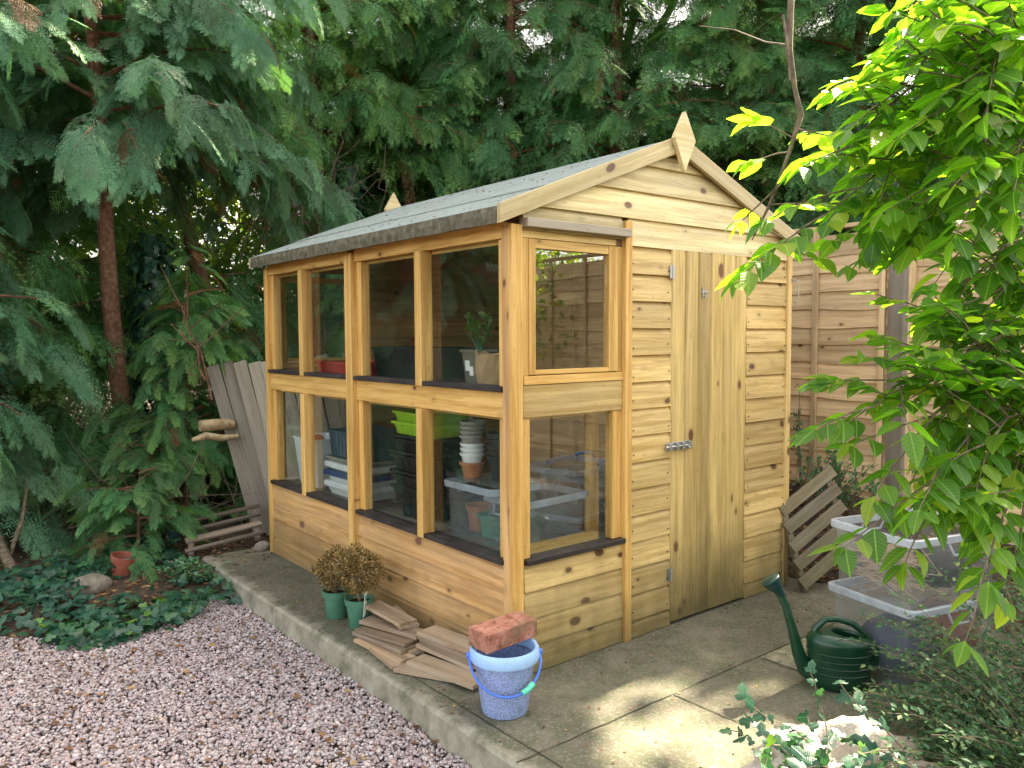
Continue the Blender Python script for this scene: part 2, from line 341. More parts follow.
# leaf templates (unit length along x, normal z)
def leaf_t(wd=.5, fold=.12, curl=.18, n=4):
    xs = np.linspace(0, 1, n+1); V, Fc = [], []
    for x in xs:
        h = wd*.5*(math.sin(PI*min(1, x**.75)))**.8 if 0 < x < 1 else .012
        z = -curl*x*x; V += [(x, 0, z), (x, h, z+fold*h*2), (x, -h, z+fold*h*2)]
    for i in range(n):
        a, b = i*3, i*3+3; Fc += [(a, b, b+1), (a, b+1, a+1), (a, a+2, b+2), (a, b+2, b)]
    return np.array(V), np.array(Fc)
LEAF = [leaf_t(.60, .10, .12), leaf_t(.54, .18, .25), leaf_t(.66, .05, .05)]
LEAF_S = [(np.array([(0, 0, 0), (.5, .26, .05), (1, 0, -.08), (.5, -.26, .05)]), np.array([(0, 2, 1), (0, 3, 2)]))]
_iv = [(0, 0), (-.08, .32), (.22, .5), (.34, .26), (.7, .3), (1, 0), (.7, -.3), (.34, -.26), (.22, -.5), (-.08, -.32)]
LEAF_I = [(np.array([(.3, 0, .04)]+[(x, y, -.12*abs(y)-.06*x*x) for x, y in _iv]), np.array([(0, i+1, (i+1) % 10+1) for i in range(10)]))]
def spray_t(nb, ns, seed, droop=.35):
    """flat fan of scale-leaf foliage: stem, alternate branchlets, each with little tapered teeth"""
    r = random.Random(seed); V, Fc = [], []
    def z(x, y): return -droop*x*x-.35*y*y
    def tri(a, b, c):
        k = len(V); V.extend([(p[0], p[1], z(*p)+r.uniform(-.01, .01)) for p in (a, b, c)]); Fc.append((k, k+1, k+2))
    tri((0, .006), (0, -.006), (1, 0))
    for i in range(nb):
        s = .06+.92*i/nb; sd = 1 if i % 2 else -1; L = (.10+.36*(1-s)**.8*min(1, s*3.5+.35))*r.uniform(.75, 1.15); an = math.radians(r.uniform(38, 56))*sd
        dx, dy = math.cos(an), math.sin(an); ex, ey = s+L*dx, L*dy
        tri((s-.008, 0), (s+.008, 0), (ex, ey))
        for j in range(ns):
            u = (j+.6)/ns; bx, by = s+L*u*dx, L*u*dy; tl = (.045+.10*(1-u))*r.uniform(.8, 1.2)
            for q in (1, -1):
                a2 = an+q*math.radians(42); tx, ty = bx+tl*math.cos(a2), by+tl*math.sin(a2); hw = .0135
                tri((bx-dx*hw, by-dy*hw), (bx+dx*hw, by+dy*hw), (tx, ty))
    return np.array(V), np.array(Fc)
SPR_HI = [spray_t(22, 6, 1), spray_t(20, 6, 2, .5), spray_t(22, 5, 3, .7)]
SPR_LO = [spray_t(15, 4, 4), spray_t(15, 4, 5, .55), spray_t(13, 4, 6, .8)]

def crown(boughs, tm, per_m=14, size=(.28, .5), droop=.5, seed=0, up=.0, tbase=(.15, .95)):
    """boughs: polylines (lists of Vector). Sprays hang left and right along them."""
    P, Dr, N, Sz = [], [], [], []; rr = random.Random(seed)
    for pl in boughs:
        tot = sum((pl[i+1]-pl[i]).length for i in range(len(pl)-1)); n = max(3, int(tot*per_m))
        for k in range(n):
            u = (.12+.88*(k+rr.random())/n)*(len(pl)-1); i = min(int(u), len(pl)-2); f = u-i; p = pl[i].lerp(pl[i+1], f); d = (pl[i+1]-pl[i]).normalized()
            side = d.cross(Vector((0, 0, 1))); side = side.normalized() if side.length > .05 else Vector((1, 0, 0)); sg = 1 if k % 2 else -1
            fr = u/(len(pl)-1); a = rr.uniform(.35, 1.15)*(1.15-.6*fr)
            v = d*math.cos(a)+side*sg*math.sin(a)+Vector((0, 0, rr.uniform(-.25, .12)-droop*rr.random()+up)); 
            nn = Vector((rr.gauss(0, .35), rr.gauss(0, .35), 1))+side*sg*.35*rr.random()
            P.append(p+Vector((rr.gauss(0, .02), rr.gauss(0, .02), rr.gauss(0, .04)))); Dr.append(v); N.append(nn); Sz.append(rr.uniform(*size)*(1.1-.35*fr))
    P, Dr, N, Sz = map(np.array, (P, Dr, N, Sz)); k = len(P); r2 = np.random.default_rng(seed)
    ti = r2.uniform(*tbase, k)*.6+.4*r2.uniform(*tbase)*1.0; ti = np.where(r2.random(k) < .03, 0.0, ti)
    return inst(tm, r2.integers(0, len(tm), k), frames(Dr, N, Sz), P, np.clip(ti*.8, 0, 1), .28)
def bough(p, az, L, el=.25, sag=.5, n=6, rr=random):
    pts = [Vector(p)]; a = az
    for i in range(n):
        e = el-sag*(i/n)**1.2*1.6; a += rr.uniform(-.12, .12); pts.append(pts[-1]+Vector((math.cos(a)*math.cos(e), math.sin(a)*math.cos(e), math.sin(e)))*(L/n))
    return pts
def conifer(name, label, base, h, rad, trunk_r, nb, tm, mat, seed, zlo=.6, lean=(0, 0), az=None, size=(.28, .5), droop=.5, per_m=13, bark='bark_red', group=None, sag=.5, tb=(.15, .95), azp=None):
    rr = random.Random(seed); b = Vector(base); t = thing(name, label, 'tree', base, group)
    L = Vector((lean[0], lean[1], 0)); cl = [b+L*(z/h)+Vector((.03*math.sin(z*1.7+seed), .03*math.cos(z*1.3+seed), z-.12*(z == 0))) for z in np.linspace(0, h, 14)]
    m = MB(); m.tube(cl, [trunk_r*(1.25 if i == 0 else 1)*(1-.85*i/13) for i in range(14)], 12)
    bs = []
    for i in range(nb):
        z = zlo+(h-zlo)*((i+rr.random())/nb)**1.35; k = z/h*13; j = min(int(k), 12); p = cl[j].lerp(cl[j+1], k-j)
        a = rr.uniform(0, 2*PI) if az is None else rr.uniform(*az)
        ln = rad*(1-.75*((z-zlo)/(h-zlo))**1.3)*rr.uniform(.65, 1.1); bs.append(bough(p, a, ln, rr.uniform(.0, .45), sag*rr.uniform(.6, 1.2), 6, rr))
    for q in bs[::2]: m.tube(q, [.022*(1-.85*i/6)*min(1, rad/1.5) for i in range(7)], 5, False)
    pb('trunk', m, bark, t)
    V, Fc, ti = crown(bs, tm, per_m, size, droop, seed, tbase=tb); fast('crown', V, Fc, mat, ti, t)
    return t
def leaves(name, P, Dr, N, Sz, mat, tm=LEAF, parent=None, tint=None, smooth=False):
    k = len(P); ti = RNG.random(k) if tint is None else tint
    V, Fc, tt = inst(tm, RNG.integers(0, len(tm), k), frames(np.asarray(Dr, float), np.asarray(N, float), np.asarray(Sz, float)), np.asarray(P, float), ti)
    o = fast(name, V, Fc, mat, tt, parent, smooth)
    if tm is not LEAF_S: a = o.data.attributes.new('gr', 'FLOAT_VECTOR', 'POINT'); a.data.foreach_set('vector', inst.local.astype(np.float32).ravel())
    return o
def union(*objs): pass
# ------------------------------------------------------------------ potting shed
W_, L_ = 1.83, 2.36; ZS, ZR0, ZR1, ZB = .433, 1.005, 1.105, 1.69
SLOPE = .389; ZE = 1.80
def roofz(x): return ZE+SLOPE*(x if x < W_/2 else W_-x)
shed = thing('potting_shed', 'honey-coloured timber potting shed with a felt roof, a plank door and rows of window panes', 'shed', (.9, 1.2, 0))
def clad(mb, a0, a1, z0, rows, pitch, fr, top=None, outer=.017):
    """overlapping boards; fr maps (along, up, out) to world; a0, a1 numbers or functions of height"""
    A0 = a0 if callable(a0) else (lambda z: a0); A1 = a1 if callable(a1) else (lambda z: a1)
    for k in range(rows):
        zb = z0+k*pitch; h = pitch if top is None else min(pitch, top-zb)
        if h < .02: continue
        j = random.uniform(-.0015, .0015)
        pr = [(0, outer+j), (h-.024, outer-.006+j), (h-.006, .001), (h-.0005, .000), (h-.0005, -.004), (0, -.004)]
        vs, gs = [], []; off = Vector((random.uniform(0, 50), random.uniform(0, 50), random.uniform(0, 9)))
        for Af in (A0, A1):
            for b, c in pr:
                a = Af(zb+b); vs.append(fr(a, zb+b, c)); gs.append(Vector((a, b, c))+off)
        if A1(zb)-A0(zb) < .03: continue
        n = 6; mb.add(vs, [tuple(range(n))[::-1], tuple(range(n, 2*n))]+[(i, (i+1) % n, n+(i+1) % n, n+i) for i in range(n)], gs)
frS = lambda a, b, c: (-c, a, b)          # window side
frF = lambda a, b, c: (a, -c, b)          # front gable
frB = lambda a, b, c: (W_+c, a, b)        # back wall
frR = lambda a, b, c: (a, L_+c, b)        # far gable
# front gable
m = MB(); clad(m, .041, .588, .0, 4, ZS/4, frF); PT = .116
clad(m, .631, .897, 0, 1, .075, frF); clad(m, .631, .897, .075, 14, PT, frF, top=1.699); pb('gable_cladding', m, 'gable_wood', shed)
m = MB(); clad(m, 1.463, 1.802, 0, 1, .075, frF); clad(m, 1.463, 1.802, .075, 14, PT, frF, top=1.699); pb('gable_cladding', m, 'gable_wood', shed)
m = MB(); clad(m, .631, 1.802, 1.699, 1, PT, frF); clad(m, .041, .588, 1.721, 1, .094, frF)
clad(m, lambda z: max(.0, (z-ZE)/SLOPE), lambda z: min(W_, W_-(z-ZE)/SLOPE), 1.815, 3, PT, frF, top=2.12); pb('gable_cladding', m, 'gable_pale', shed)
# lower side cladding
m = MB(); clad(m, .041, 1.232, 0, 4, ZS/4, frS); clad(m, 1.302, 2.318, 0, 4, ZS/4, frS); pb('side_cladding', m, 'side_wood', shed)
m = MB(); clad(m, .0, L_, 0, 15, .118, frB)
clad(m, .62, W_, 0, 15, .118, frR); clad(m, .04, .62, 0, 4, ZS/4, frR); clad(m, .04, .62, 1.72, 1, .1, frR)
clad(m, lambda z: max(0, (z-ZE)/SLOPE), lambda z: min(W_, W_-(z-ZE)/SLOPE), 1.8, 3, PT, frR, top=2.12); pb('back_cladding', m, 'inner_wood', shed)
# inside faces: studs and lining boards of the back wall and the far gable
m = MB()
for k in range(15): m.span((W_-.016, .02, .03+k*.118), (W_-.005, L_-.02, .03+k*.118+.1165))
for k in range(15): m.span((.63, L_-.016, .03+k*.118), (W_-.02, L_-.005, .03+k*.118+.1165))
for y in (.03, .78, 1.55, 2.28): m.span((W_-.06, y, .02), (W_-.018, y+.045, 1.76))
m.span((W_-.058, .03, 1.70), (W_-.017, L_-.03, 1.745)); pb('wall_frame', m, 'inner_wood', shed)
m = MB(); m.span((.02, .02, .004), (W_-.02, L_-.02, .022)); pb('floor_board', m, 'inner_wood', shed)
# posts, strips, rails
def part(name, lo, hi, mat='honey_wood', bevel=.002):
    q = MB(); q.span(lo, hi); return pb(name, q, mat, shed, bevel)
part('corner_post', (-.0, -.0, -.001), (.040, .040, 1.735)); part('corner_trim', (-.023, -.023, -.002), (.030, -.001, 1.737)); part('corner_trim', (-.018, -.0005, -.002), (-.0005, .046, 1.733), 'side_wood'); part('corner_post', (-.022, 2.320, 0), (.040, 2.372, 1.735))
part('corner_trim', (1.803, -.024, .0), (1.842, .0, 1.77), 'gable_wood'); part('corner_trim', (1.80, L_, 0), (1.845, L_+.02, 1.77), 'gable_wood')
part('trim_strip', (.589, -.027, -.012), (.630, .002, 1.80), 'honey_wood'); part('trim_strip', (-.034, 1.233, -.004), (.004, 1.301, 1.733))
for y0, y1 in ((.041, 1.232), (1.302, 2.319)):
    part('rail', (-.012, y0, ZR0), (.046, y1, ZR1)); part('top_rail', (-.014, y0, ZB), (.046, y1, 1.752))
    part('window_sill', (-.030, y0, ZS+.001), (.05, y1, ZS+.021), 'black_sill'); part('window_sill', (-.030, y0, ZR1+.001), (.05, y1, ZR1+.021), 'black_sill')
part('window_sill', (.041, -.034, ZS+.001), (.588, .04, ZS+.021), 'black_sill')
part('rail', (.041, -.010, ZR0), (.588, .04, 1.130), 'gable_wood')
part('drip_board', (.030, -.055, 1.728), (.597, -.002, 1.762), 'grey_wood', .003)
part('roof_rail', (.041, -.006, 1.693), (.588, .035, 1.720), 'gable_wood')
def pane(parent, lo, hi): q = MB(); q.span(lo, hi); return sub('pane', q, 'glass', parent)
# side windows: two stacked rows in two bays, each bay halved by a mullion
for z0, z1 in ((ZS+.022, ZR0-.001), (ZR1+.022, ZB-.001)):
    for (j0, j1), mu in (((.041, 1.232), .597), ((1.302, 2.319), 1.810)):
        q = MB(); q.span((.000, j0, z0), (.044, j0+.045, z1)); q.span((.000, j1-.045, z0), (.044, j1, z1)); q.span((.030, j0+.045, z1-.014), (.044, j1-.045, z1))
        fr = pb('window', q, 'honey_wood', shed, .0015)
        a = MB(); a.span((-.032, mu, z0-.022), (.030, mu+.050, z1)); sub('mullion', a, 'honey_wood', fr, .002)
        pane(fr, (.020, j0+.0455, z0+.0005), (.023, mu-.0005, z1-.0005)); pane(fr, (.020, mu+.0505, z0+.0005), (.023, j1-.0455, z1-.0005))
# gable windows, front (opening casement above, fixed below) and the same pair at the far end
for yf, sg in ((0, 1), (L_, -1)):
    Y = lambda v: yf+v*sg
    def sp(q, x0, y0, z0, x1, y1, z1): a, b = sorted((Y(y0), Y(y1))); q.span((x0, a, z0), (x1, b, z1))
    q = MB(); sp(q, .042, -.014, 1.132, .588, .036, 1.166)
    sp(q, .042, -.006, 1.167, .072, .036, 1.692); sp(q, .558, -.006, 1.167, .588, .036, 1.692)
    fr = pb('window', q, 'honey_wood' if sg > 0 else 'inner_wood', shed, .002)
    c = MB(); sp(c, .0725, -.012, 1.170, .104, .022, 1.690); sp(c, .505, -.012, 1.170, .5575, .022, 1.690); sp(c, .1045, -.010, 1.655, .5045, .022, 1.690); sp(c, .1045, -.010, 1.170, .5045, .022, 1.188)
    sub('casement', c, 'honey_wood', fr, .002); g = MB(); sp(g, .105, .006, 1.1885, .5045, .009, 1.6545); sub('pane', g, 'gable_glass', fr)
    q = MB(); sp(q, .042, -.004, ZS+.022, .078, .04, ZR0-.001); sp(q, .535, -.004, ZS+.022, .588, .04, ZR0-.001); sp(q, .078, .020, ZR0-.014, .535, .04, ZR0-.001)
    fr = pb('window', q, 'honey_wood', shed, .002); g = MB(); sp(g, .0785, .015, ZS+.0225, .5345, .018, ZR0-.0015); sub('pane', g, 'gable_glass', fr)
part('rail', (.041, L_-.03, ZR0), (.60, L_+.012, 1.13), 'inner_wood')
# door: upright tongue-and-groove boards
m = MB(); n = 6; bw = (1.461-.899)/n
for i in range(n):
    x0 = .899+i*bw; x1 = x0+bw; e = .007
    vs, gs = [], []; off = Vector((random.uniform(0, 50), random.uniform(0, 50), random.uniform(0, 9)))
    P = [(x0, .010), (x0, -.010), (x0+e, -.017), (x1-e, -.017), (x1, -.010), (x1, .010)]
    for z in (.012, 1.700):
        for x, y in P: vs.append((x, y, z)); gs.append(Vector((z, x-x0, y))+off)
    m.add(vs, [(0, 1, 2, 3, 4, 5), (11, 10, 9, 8, 7, 6)]+[(k, 6+k, 6+(k+1) % 6, (k+1) % 6) for k in range(6)], gs)
door = pb('door', m, 'door_wood', shed)
m = MB(); m.span((.862, -.022, .800), (.897, -.0172, .838)); m.span((.900, -.021, .800), (1.030, -.0172, .838), .5)
m.tube([(.848, -.030, .819), (1.02, -.030, .819)], .0065, 10); m.tube([(.99, -.03, .819), (.99, -.055, .808)], .005, 8)
for x in (.868, .915, .955, 1.005): m.span((x, -.040, .803), (x+.014, -.020, .835))
sub('bolt', m, 'steel', door, .001)
for z in (1.60, .235):
    m = MB(); m.span((.878, -.023, z-.028), (.892, -.0175, z+.028)); m.tube([(.898, -.024, z-.030), (.898, -.024, z+.030)], .005, 8); sub('hinge', m, 'steel', door)
m = MB(); m.span((1.102, -.021, 1.515), (1.150, -.0172, 1.525)); m.tube([(1.122, -.028, 1.500), (1.122, -.017, 1.500)], .007, 8); m.tube([(1.112, -.022, 1.49), (1.112, -.022, 1.54)], .003, 6); sub('keyhole_latch', m, 'steel', door)
m = MB(); m.tube([(1.845, -.02, 1.60), (1.862, -.045, 1.60), (1.866, -.045, 1.52), (1.857, -.04, 1.47), (1.848, -.03, 1.49)], .003, 6); m.span((1.835, -.032, 1.59), (1.860, -.025, 1.612)); pb('hook', m, 'steel', shed)
# roof: boards under mineral felt, fascia felt turned down, barge boards and finials
ex, ez = -.092, 1.796; ax, az_ = W_/2, 1.796+SLOPE*(W_/2+.092); y0, y1 = -.030, L_+.024
def slope_x(m, th0, th1, ya, yb, cut=0):
    for sgn in (1, -1):
        f = (lambda x: x) if sgn > 0 else (lambda x: W_-x)
        P = [(f(ex+cut), ez+SLOPE*cut-th0), (f(ax), az_-th0), (f(ax), az_-th1), (f(ex+cut), ez+SLOPE*cut-th1)]; m.prism(P, 1, ya, yb)
m = MB(); slope_x(m, .006, .020, y0+.012, y1-.012, .004); roof = pb('roof', m, 'inner_wood', shed)
m = MB(); slope_x(m, .0, .0055, y0, y1); P = None
for sgn in (1, -1):
    f = (lambda x: x) if sgn > 0 else (lambda x: W_-x)
    m.prism([(f(ex+.28), ez+SLOPE*.28+.001), (f(ex+.66), ez+SLOPE*.66+.001), (f(ex+.66), ez+SLOPE*.66+.0035), (f(ex+.28), ez+SLOPE*.28+.0045)], 1, y0+.001, y1-.001)
sub('roof_felt', m, 'felt', roof)
for sgn in (1, -1):
    f = (lambda x: x) if sgn > 0 else (lambda x: W_-x); m = MB()
    n = 26; vs = []                                   # turned-down felt edge, a little wavy
    for i in range(n+1):
        y = y0+.002+(y1-y0-.004)*i/n; wv = random.uniform(-.002, .002)
        vs += [(f(ex-.002), y, ez-.002), (f(ex-.005+wv), y, ez-.030), (f(ex-.001+wv), y, ez-.062+wv), (f(ex+.010), y, ez-.062), (f(ex+.010), y, ez-.002)]
    m.add(vs, [(i*5+k, i*5+(k+1) % 5, i*5+5+(k+1) % 5, i*5+5+k) for i in range(n) for k in range(5)]+[(0, 1, 2, 3, 4), tuple(n*5+k for k in (4, 3, 2, 1, 0))]); sub('felt_edge', m, 'felt_edge', roof)
for yb in (y0, y1):
    ya, yc = (yb-.020, yb-.001) if yb < 0 else (yb+.001, yb+.020)
    for sgn in (1, -1):
        f = (lambda x: x) if sgn > 0 else (lambda x: W_-x); m = MB(); o = .010
        e_ = .006 if yb < 0 else -.006; v = [(f(ex-.006), ez+e_), (f(ax-.0005*1), az_+e_+.002), (f(ax-.0005), az_-.066), (f(ex-.006), ez-.066)]
        off = random.uniform(0, 40); vs = [(p_[0], yy, p_[1]) for yy in (ya, yc) for p_ in v]
        gs = [(p_[0]*1.07+off, (p_[1]-SLOPE*(p_[0] if sgn > 0 else W_-p_[0]))+off, yy) for yy in (ya, yc) for p_ in v]
        m.add(vs, [(0, 1, 2, 3), (7, 6, 5, 4)]+[(k, 4+k, 4+(k+1) % 4, (k+1) % 4) for k in range(4)], gs); sub('barge_board', m, 'gable_pale', roof, .002)
    m = MB(); yy = (ya-.0225, ya-.001) if yb < 0 else (yc+.001, yc+.022)
    m.prism([(ax, az_-.155), (ax+.070, az_-.016), (ax+.062, az_+.0), (ax, az_+.105), (ax-.062, az_+.0), (ax-.070, az_-.016)], 1, *yy); sub('finial', m, 'gable_pale', roof, .001)
# inside: staging benches
m = MB()
for i in range(5): m.span((.055+i*.098, .045, 1.078), (.055+i*.098+.092, 2.30, 1.096))
pb('bench_top', m, 'grey_wood', shed, .001)
m = MB()
for i in range(5): m.span((.055+i*.100, .045, .425), (.055+i*.100+.088, 2.30, .443))
m.span((.56, .05, .425), (.62, 1.0, .443)); pb('bench_shelf', m, 'grey_wood', shed, .001)
m = MB()
for y in (.09, 1.17, 2.25): m.span((.505, y, .023), (.548, y+.045, 1.076))
m.span((.505, .136, 1.03), (.545, 1.168, 1.076)); m.span((.505, 1.217, 1.03), (.545, 2.248, 1.076)); m.span((.505, .136, .385), (.545, 2.24, .424)) ; m.span((.06, .046, 1.03), (.504, .085, 1.076)); m.span((.06, .046, .447), (.504, .082, .484))
pb('bench_frame', m, 'honey_wood', shed, .001)

m = MB(); r_ = random.Random(2)
for k in range(15):
    z = .045 if k == 0 else .075+(k-1)*PT+.03
    for x in (.645, .875, 1.478, 1.785):
        if z < 1.69: xx = x+r_.uniform(-.006, .006); zz = z+r_.uniform(-.01, .02); m.lathe([(0, 0), (.0032, 0), (.0032, .003), (0, .003)], (xx, -.0175, zz), 6, rot=Matrix.Rotation(PI/2, 3, 'X'))
nh = pb('nail_heads', m, 'dark_plastic', shed); nh['kind'] = 'stuff'

# ------------------------------------------------------------------ setting
GZ = -.115
def grid(name, x0, x1, y0, y1, nx, ny, hf, mat, kind='structure'):
    X, Y = np.meshgrid(np.linspace(x0, x1, nx), np.linspace(y0, y1, ny)); V = np.stack([X, Y, np.vectorize(hf)(X, Y)], -1).reshape(-1, 3)
    i = np.arange(nx-1)[None]+np.arange(ny-1)[:, None]*nx; i = i.ravel(); Fc = np.stack([i, i+1, i+nx+1, i+nx], 1)
    return tag(fast(name, V, Fc, mat, None, None, True), kind=kind)
m = MB(); m.add([(-300, -300, GZ-.05), (300, -300, GZ-.05), (300, 300, GZ-.05), (-300, 300, GZ-.05)], [(0, 1, 2, 3)]); tag(m.build('ground', 'soil'), kind='structure')
def bedh(x, y):                                         # soil bed behind the gravel, rising a little towards the trees
    e = y-(2.0+.18*math.sin(x*2.1)+.07*math.sin(x*7)); h = GZ-.04+.07*max(0, min(1, e/.35))+.05*max(0, min(4, e))*.5
    return h+.018*math.sin(x*9+y*4)*math.sin(y*8-x*3) if -.6 > x or y > 2.75 else min(h, -.05)
grid('soil_bed', -6, 9, 1.9, 12, 150, 100, bedh, 'soil')
def bank(x, y):
    return -.02+.36*max(0, min(1, (x-1.95)/.8))*max(0, min(1, 1.1-abs(y-.6)/2.6))+.015*math.sin(x*23)*math.sin(y*19+x*4)
grid('soil_bank', 1.9, 2.95, -2.2, 3.0, 40, 90, bank, 'soil')
def stripgrav(x, y): return GZ
m = MB(); m.add([(-8, -5, GZ-.012), (-.36, -5, GZ-.012), (-.36, 2.3, GZ-.012), (-8, 2.3, GZ-.012)], [(0, 1, 2, 3)]); tag(m.build('gravel_bed', 'soil'), kind='structure')
# slab with a crumbling front edge
m = MB(); n = 180; r_ = random.Random(3); pv = [(-.39+.005*math.sin(i*.11)+.003*r_.uniform(-1, 1), -4.6+(4.6+2.53)*i/n) for i in range(n+1)]
vs = []
for i, (x, y) in enumerate(pv):
    c_ = .010+.006*r_.random(); vs += [(2.62, y, -.004), (x+c_, y, -.004), (x+.002, y, -.004-c_), (x-.010*r_.random(), y, GZ-.03)]
fs = [(i*4+k, i*4+k+1, i*4+5+k, i*4+4+k) for i in range(n) for k in range(3)]; fs.append((n*4, n*4+1, n*4+2, n*4+3)); vs.append((2.62, pv[-1][1], GZ-.03)); fs[-1] = (n*4, n*4+1, n*4+2, n*4+3, n*4+4)
m.add(vs, fs); tag(m.build('patio_slab', 'concrete'), kind='structure')
m = MB()
for a, b in (((-.385, -.485), (1.9, -.478)), ((.36, -.489), (.372, -2.2)), ((.896, -.489), (.90, -.93)), ((.905, -.93), (1.7, -.925)), ((-.30, .35), (-.285, -3.0))):
    a, b = Vector((*a, 0)), Vector((*b, 0)); d = (b-a).normalized(); nn = Vector((-d.y, d.x, 0)); k = 40; vs = []
    for i in range(k+1):
        p = a.lerp(b, i/k)+nn*r_.uniform(-.003, .003); w_ = r_.uniform(.001, .0035); vs += [p+nn*w_+Vector((0, 0, -.0015)), p-nn*w_+Vector((0, 0, -.0015))]
    m.add(vs, [(2*i, 2*i+1, 2*i+3, 2*i+2) for i in range(k)])
tag(m.build('slab_joint', 'joint'), kind='structure')
m = MB(); m.span((.906, -.922, -.003), (1.34, -.494, .001)); tag(m.build('paving_slab', 'concrete_light'), kind='structure')
# pebbles
def blob(seed, sub_=1):
    import bmesh
    bm = bmesh.new(); bmesh.ops.create_icosphere(bm, subdivisions=sub_, radius=.5); rr = np.random.default_rng(seed)
    V = np.array([v.co[:] for v in bm.verts]); Fc = np.array([[v.index for v in f.verts] for f in bm.faces]); bm.free()
    V = V*(1+rr.uniform(-.2, .2, (len(V), 1))); return V*np.array([1, rr.uniform(.65, .9), rr.uniform(.45, .7)]), Fc
PEB = [blob(i) for i in range(6)]
def scatter_px(k, f, x0, x1, y0, y1):
    P = np.stack([RNG.uniform(x0, x1, k), RNG.uniform(y0, y1, k)], 1); return P[[f(x, y) for x, y in P]]
def seen(x, y, mg=.25):
    d = Vector((x, y, -.1))-CAM; a = d.dot(FW); return a > .8 and abs(d.dot(R)/a) < .64+mg and d.dot(U)/a > -.56-mg
P = scatter_px(115000, lambda x, y: seen(x, y) and y < 2.05+.18*math.sin(x*2.1)+.07*math.sin(x*7)+(.45 if x > -.62 else 0)-(.0 if random.random() < .8 else .15), -2.6, -.385, -2.2, 2.55)
k = len(P); z = GZ+.002+RNG.uniform(-.006, .009, k)
T = np.column_stack([P, z]); Nn = rdir(k)*.7+np.array([0, 0, 1]); sz = RNG.uniform(.010, .0195, k)+.012*RNG.random(k)**5
V, Fc, tt = inst(PEB, RNG.integers(0, 6, k), frames(rdir(k)*np.array([1, 1, .25]), Nn, sz), T, RNG.random(k)**1.0)
tag(fast('gravel', V, Fc, 'pebble', tt, None, True), 'pinkish grey pea gravel covering the ground in front of the slab', 'gravel', kind='stuff')
# ------------------------------------------------------------------ open boxes and trays
def rect_ring(cx, cy, z, a, b, r=.015, n=4):
    out = []
    for sx, sy, a0 in ((1, 1, 0), (-1, 1, 90), (-1, -1, 180), (1, -1, 270)):
        for i in range(n+1):
            t = math.radians(a0+90*i/n); out.append((cx+sx*(a/2-r)+r*math.cos(t), cy+sy*(b/2-r)+r*math.sin(t), z))
    return out
def loft(m, rings, cap0=True, cap1=False, tint=None, smooth=False):
    n = len(rings[0]); vs = [p for r in rings for p in r]
    fs = [(i*n+k, i*n+(k+1) % n, (i+1)*n+(k+1) % n, (i+1)*n+k) for i in range(len(rings)-1) for k in range(n)]
    if cap0: fs.append(tuple(range(n))[::-1])
    if cap1: fs.append(tuple((len(rings)-1)*n+k for k in range(n)))
    m.add(vs, fs, None, tint, smooth)
def tub(m, a, b, h, z=0, taper=.9, wall=.004, lip=.008, liph=.012, c=(0, 0), ribs=0):
    """open container with a rolled lip"""
    x, y = c; R_ = lambda s, zz, e=0: rect_ring(x, y, zz, a*s+e, b*s+e)
    rings = [R_(taper, z), R_(1, z+h-liph, 0), R_(1, z+h-liph, 2*lip), R_(1, z+h, 2*lip), R_(1, z+h, -2*wall), R_(taper, z+wall, -2*wall)]
    loft(m, rings, True, True)
    for i in range(ribs):
        for sy in (1, -1):
            xx = x+(-.5+(i+.5)/ribs)*a*.92; m.box((xx, y+sy*b*(taper+1)/4, z+h*.48), (a/ribs*.32, .006, h*.88), Matrix.Rotation(math.atan(sy*b*(1-taper)/2/h)*-1, 3, 'X'))
        if i < max(1, int(ribs*b/a)):
            q = max(1, int(ribs*b/a)); yy = y+(-.5+(i+.5)/q)*b*.92
            for sx in (1, -1): m.box((x+sx*a*(taper+1)/4, yy, z+h*.48), (.006, b/q*.32, h*.88), Matrix.Rotation(math.atan(sx*a*(1-taper)/2/h), 3, 'Y'))
def single(name, m, mat, label, cat, loc, rz=0, group=None, bevel=0, rot=None):
    o = m.build(name, mat, None, bevel, loc, rot or (0, 0, rz)); return tag(o, label, cat, group)
def lthing(name, label, cat, loc, rz=0, group=None, rot=None):
    """Empty with a rotation: parts are modelled in local coordinates"""
    o = bpy.data.objects.new(name, None); COL.objects.link(o); o.location = loc; o.rotation_euler = rot or (0, 0, rz); o.empty_display_size = .1
    return tag(o, label, cat, group)
UP = 1.097; LO = .444; H90 = PI/2
# upper staging
m = MB(); tub(m, .46, .25, .172, 0, .9, ribs=0); single('planter_tub', m, 'black_plastic', 'long black plastic tub on the upper bench, between the middle post and the mullion', 'tub', (.235, 1.06, UP), H90, 'black tubs on the upper bench')
m = MB(); tub(m, .42, .25, .168, 0, .9); single('planter_tub', m, 'black_plastic', 'black plastic tub on the upper bench beside the grey pot with the seedling', 'tub', (.27, .70, UP), H90+.03, 'black tubs on the upper bench')
m = MB(); tub(m, .50, .26, .085, 0, .88, ribs=7); single('seed_tray', m, 'red_plastic', 'red plastic tray at the far end of the upper bench', 'tray', (.24, 1.70, UP), H90)
m = MB(); tub(m, .30, .2, .12, 0, .9); single('storage_tub', m, 'white_plastic', 'small white tub behind the red tray on the upper bench', 'tub', (.45, 1.30, UP), H90)
t = lthing('potted_seedling', 'grey square pot with white labels and a bright green young plant', 'potted plant', (.19, .475, UP))
m = MB(); tub(m, .115, .115, .165, 0, .78, ribs=0); m.build('pot', 'taupe_plastic', t)
m = MB(); m.box((0, 0, .150), (.105, .105, .01)); m.build('compost', 'soil_mix', t)
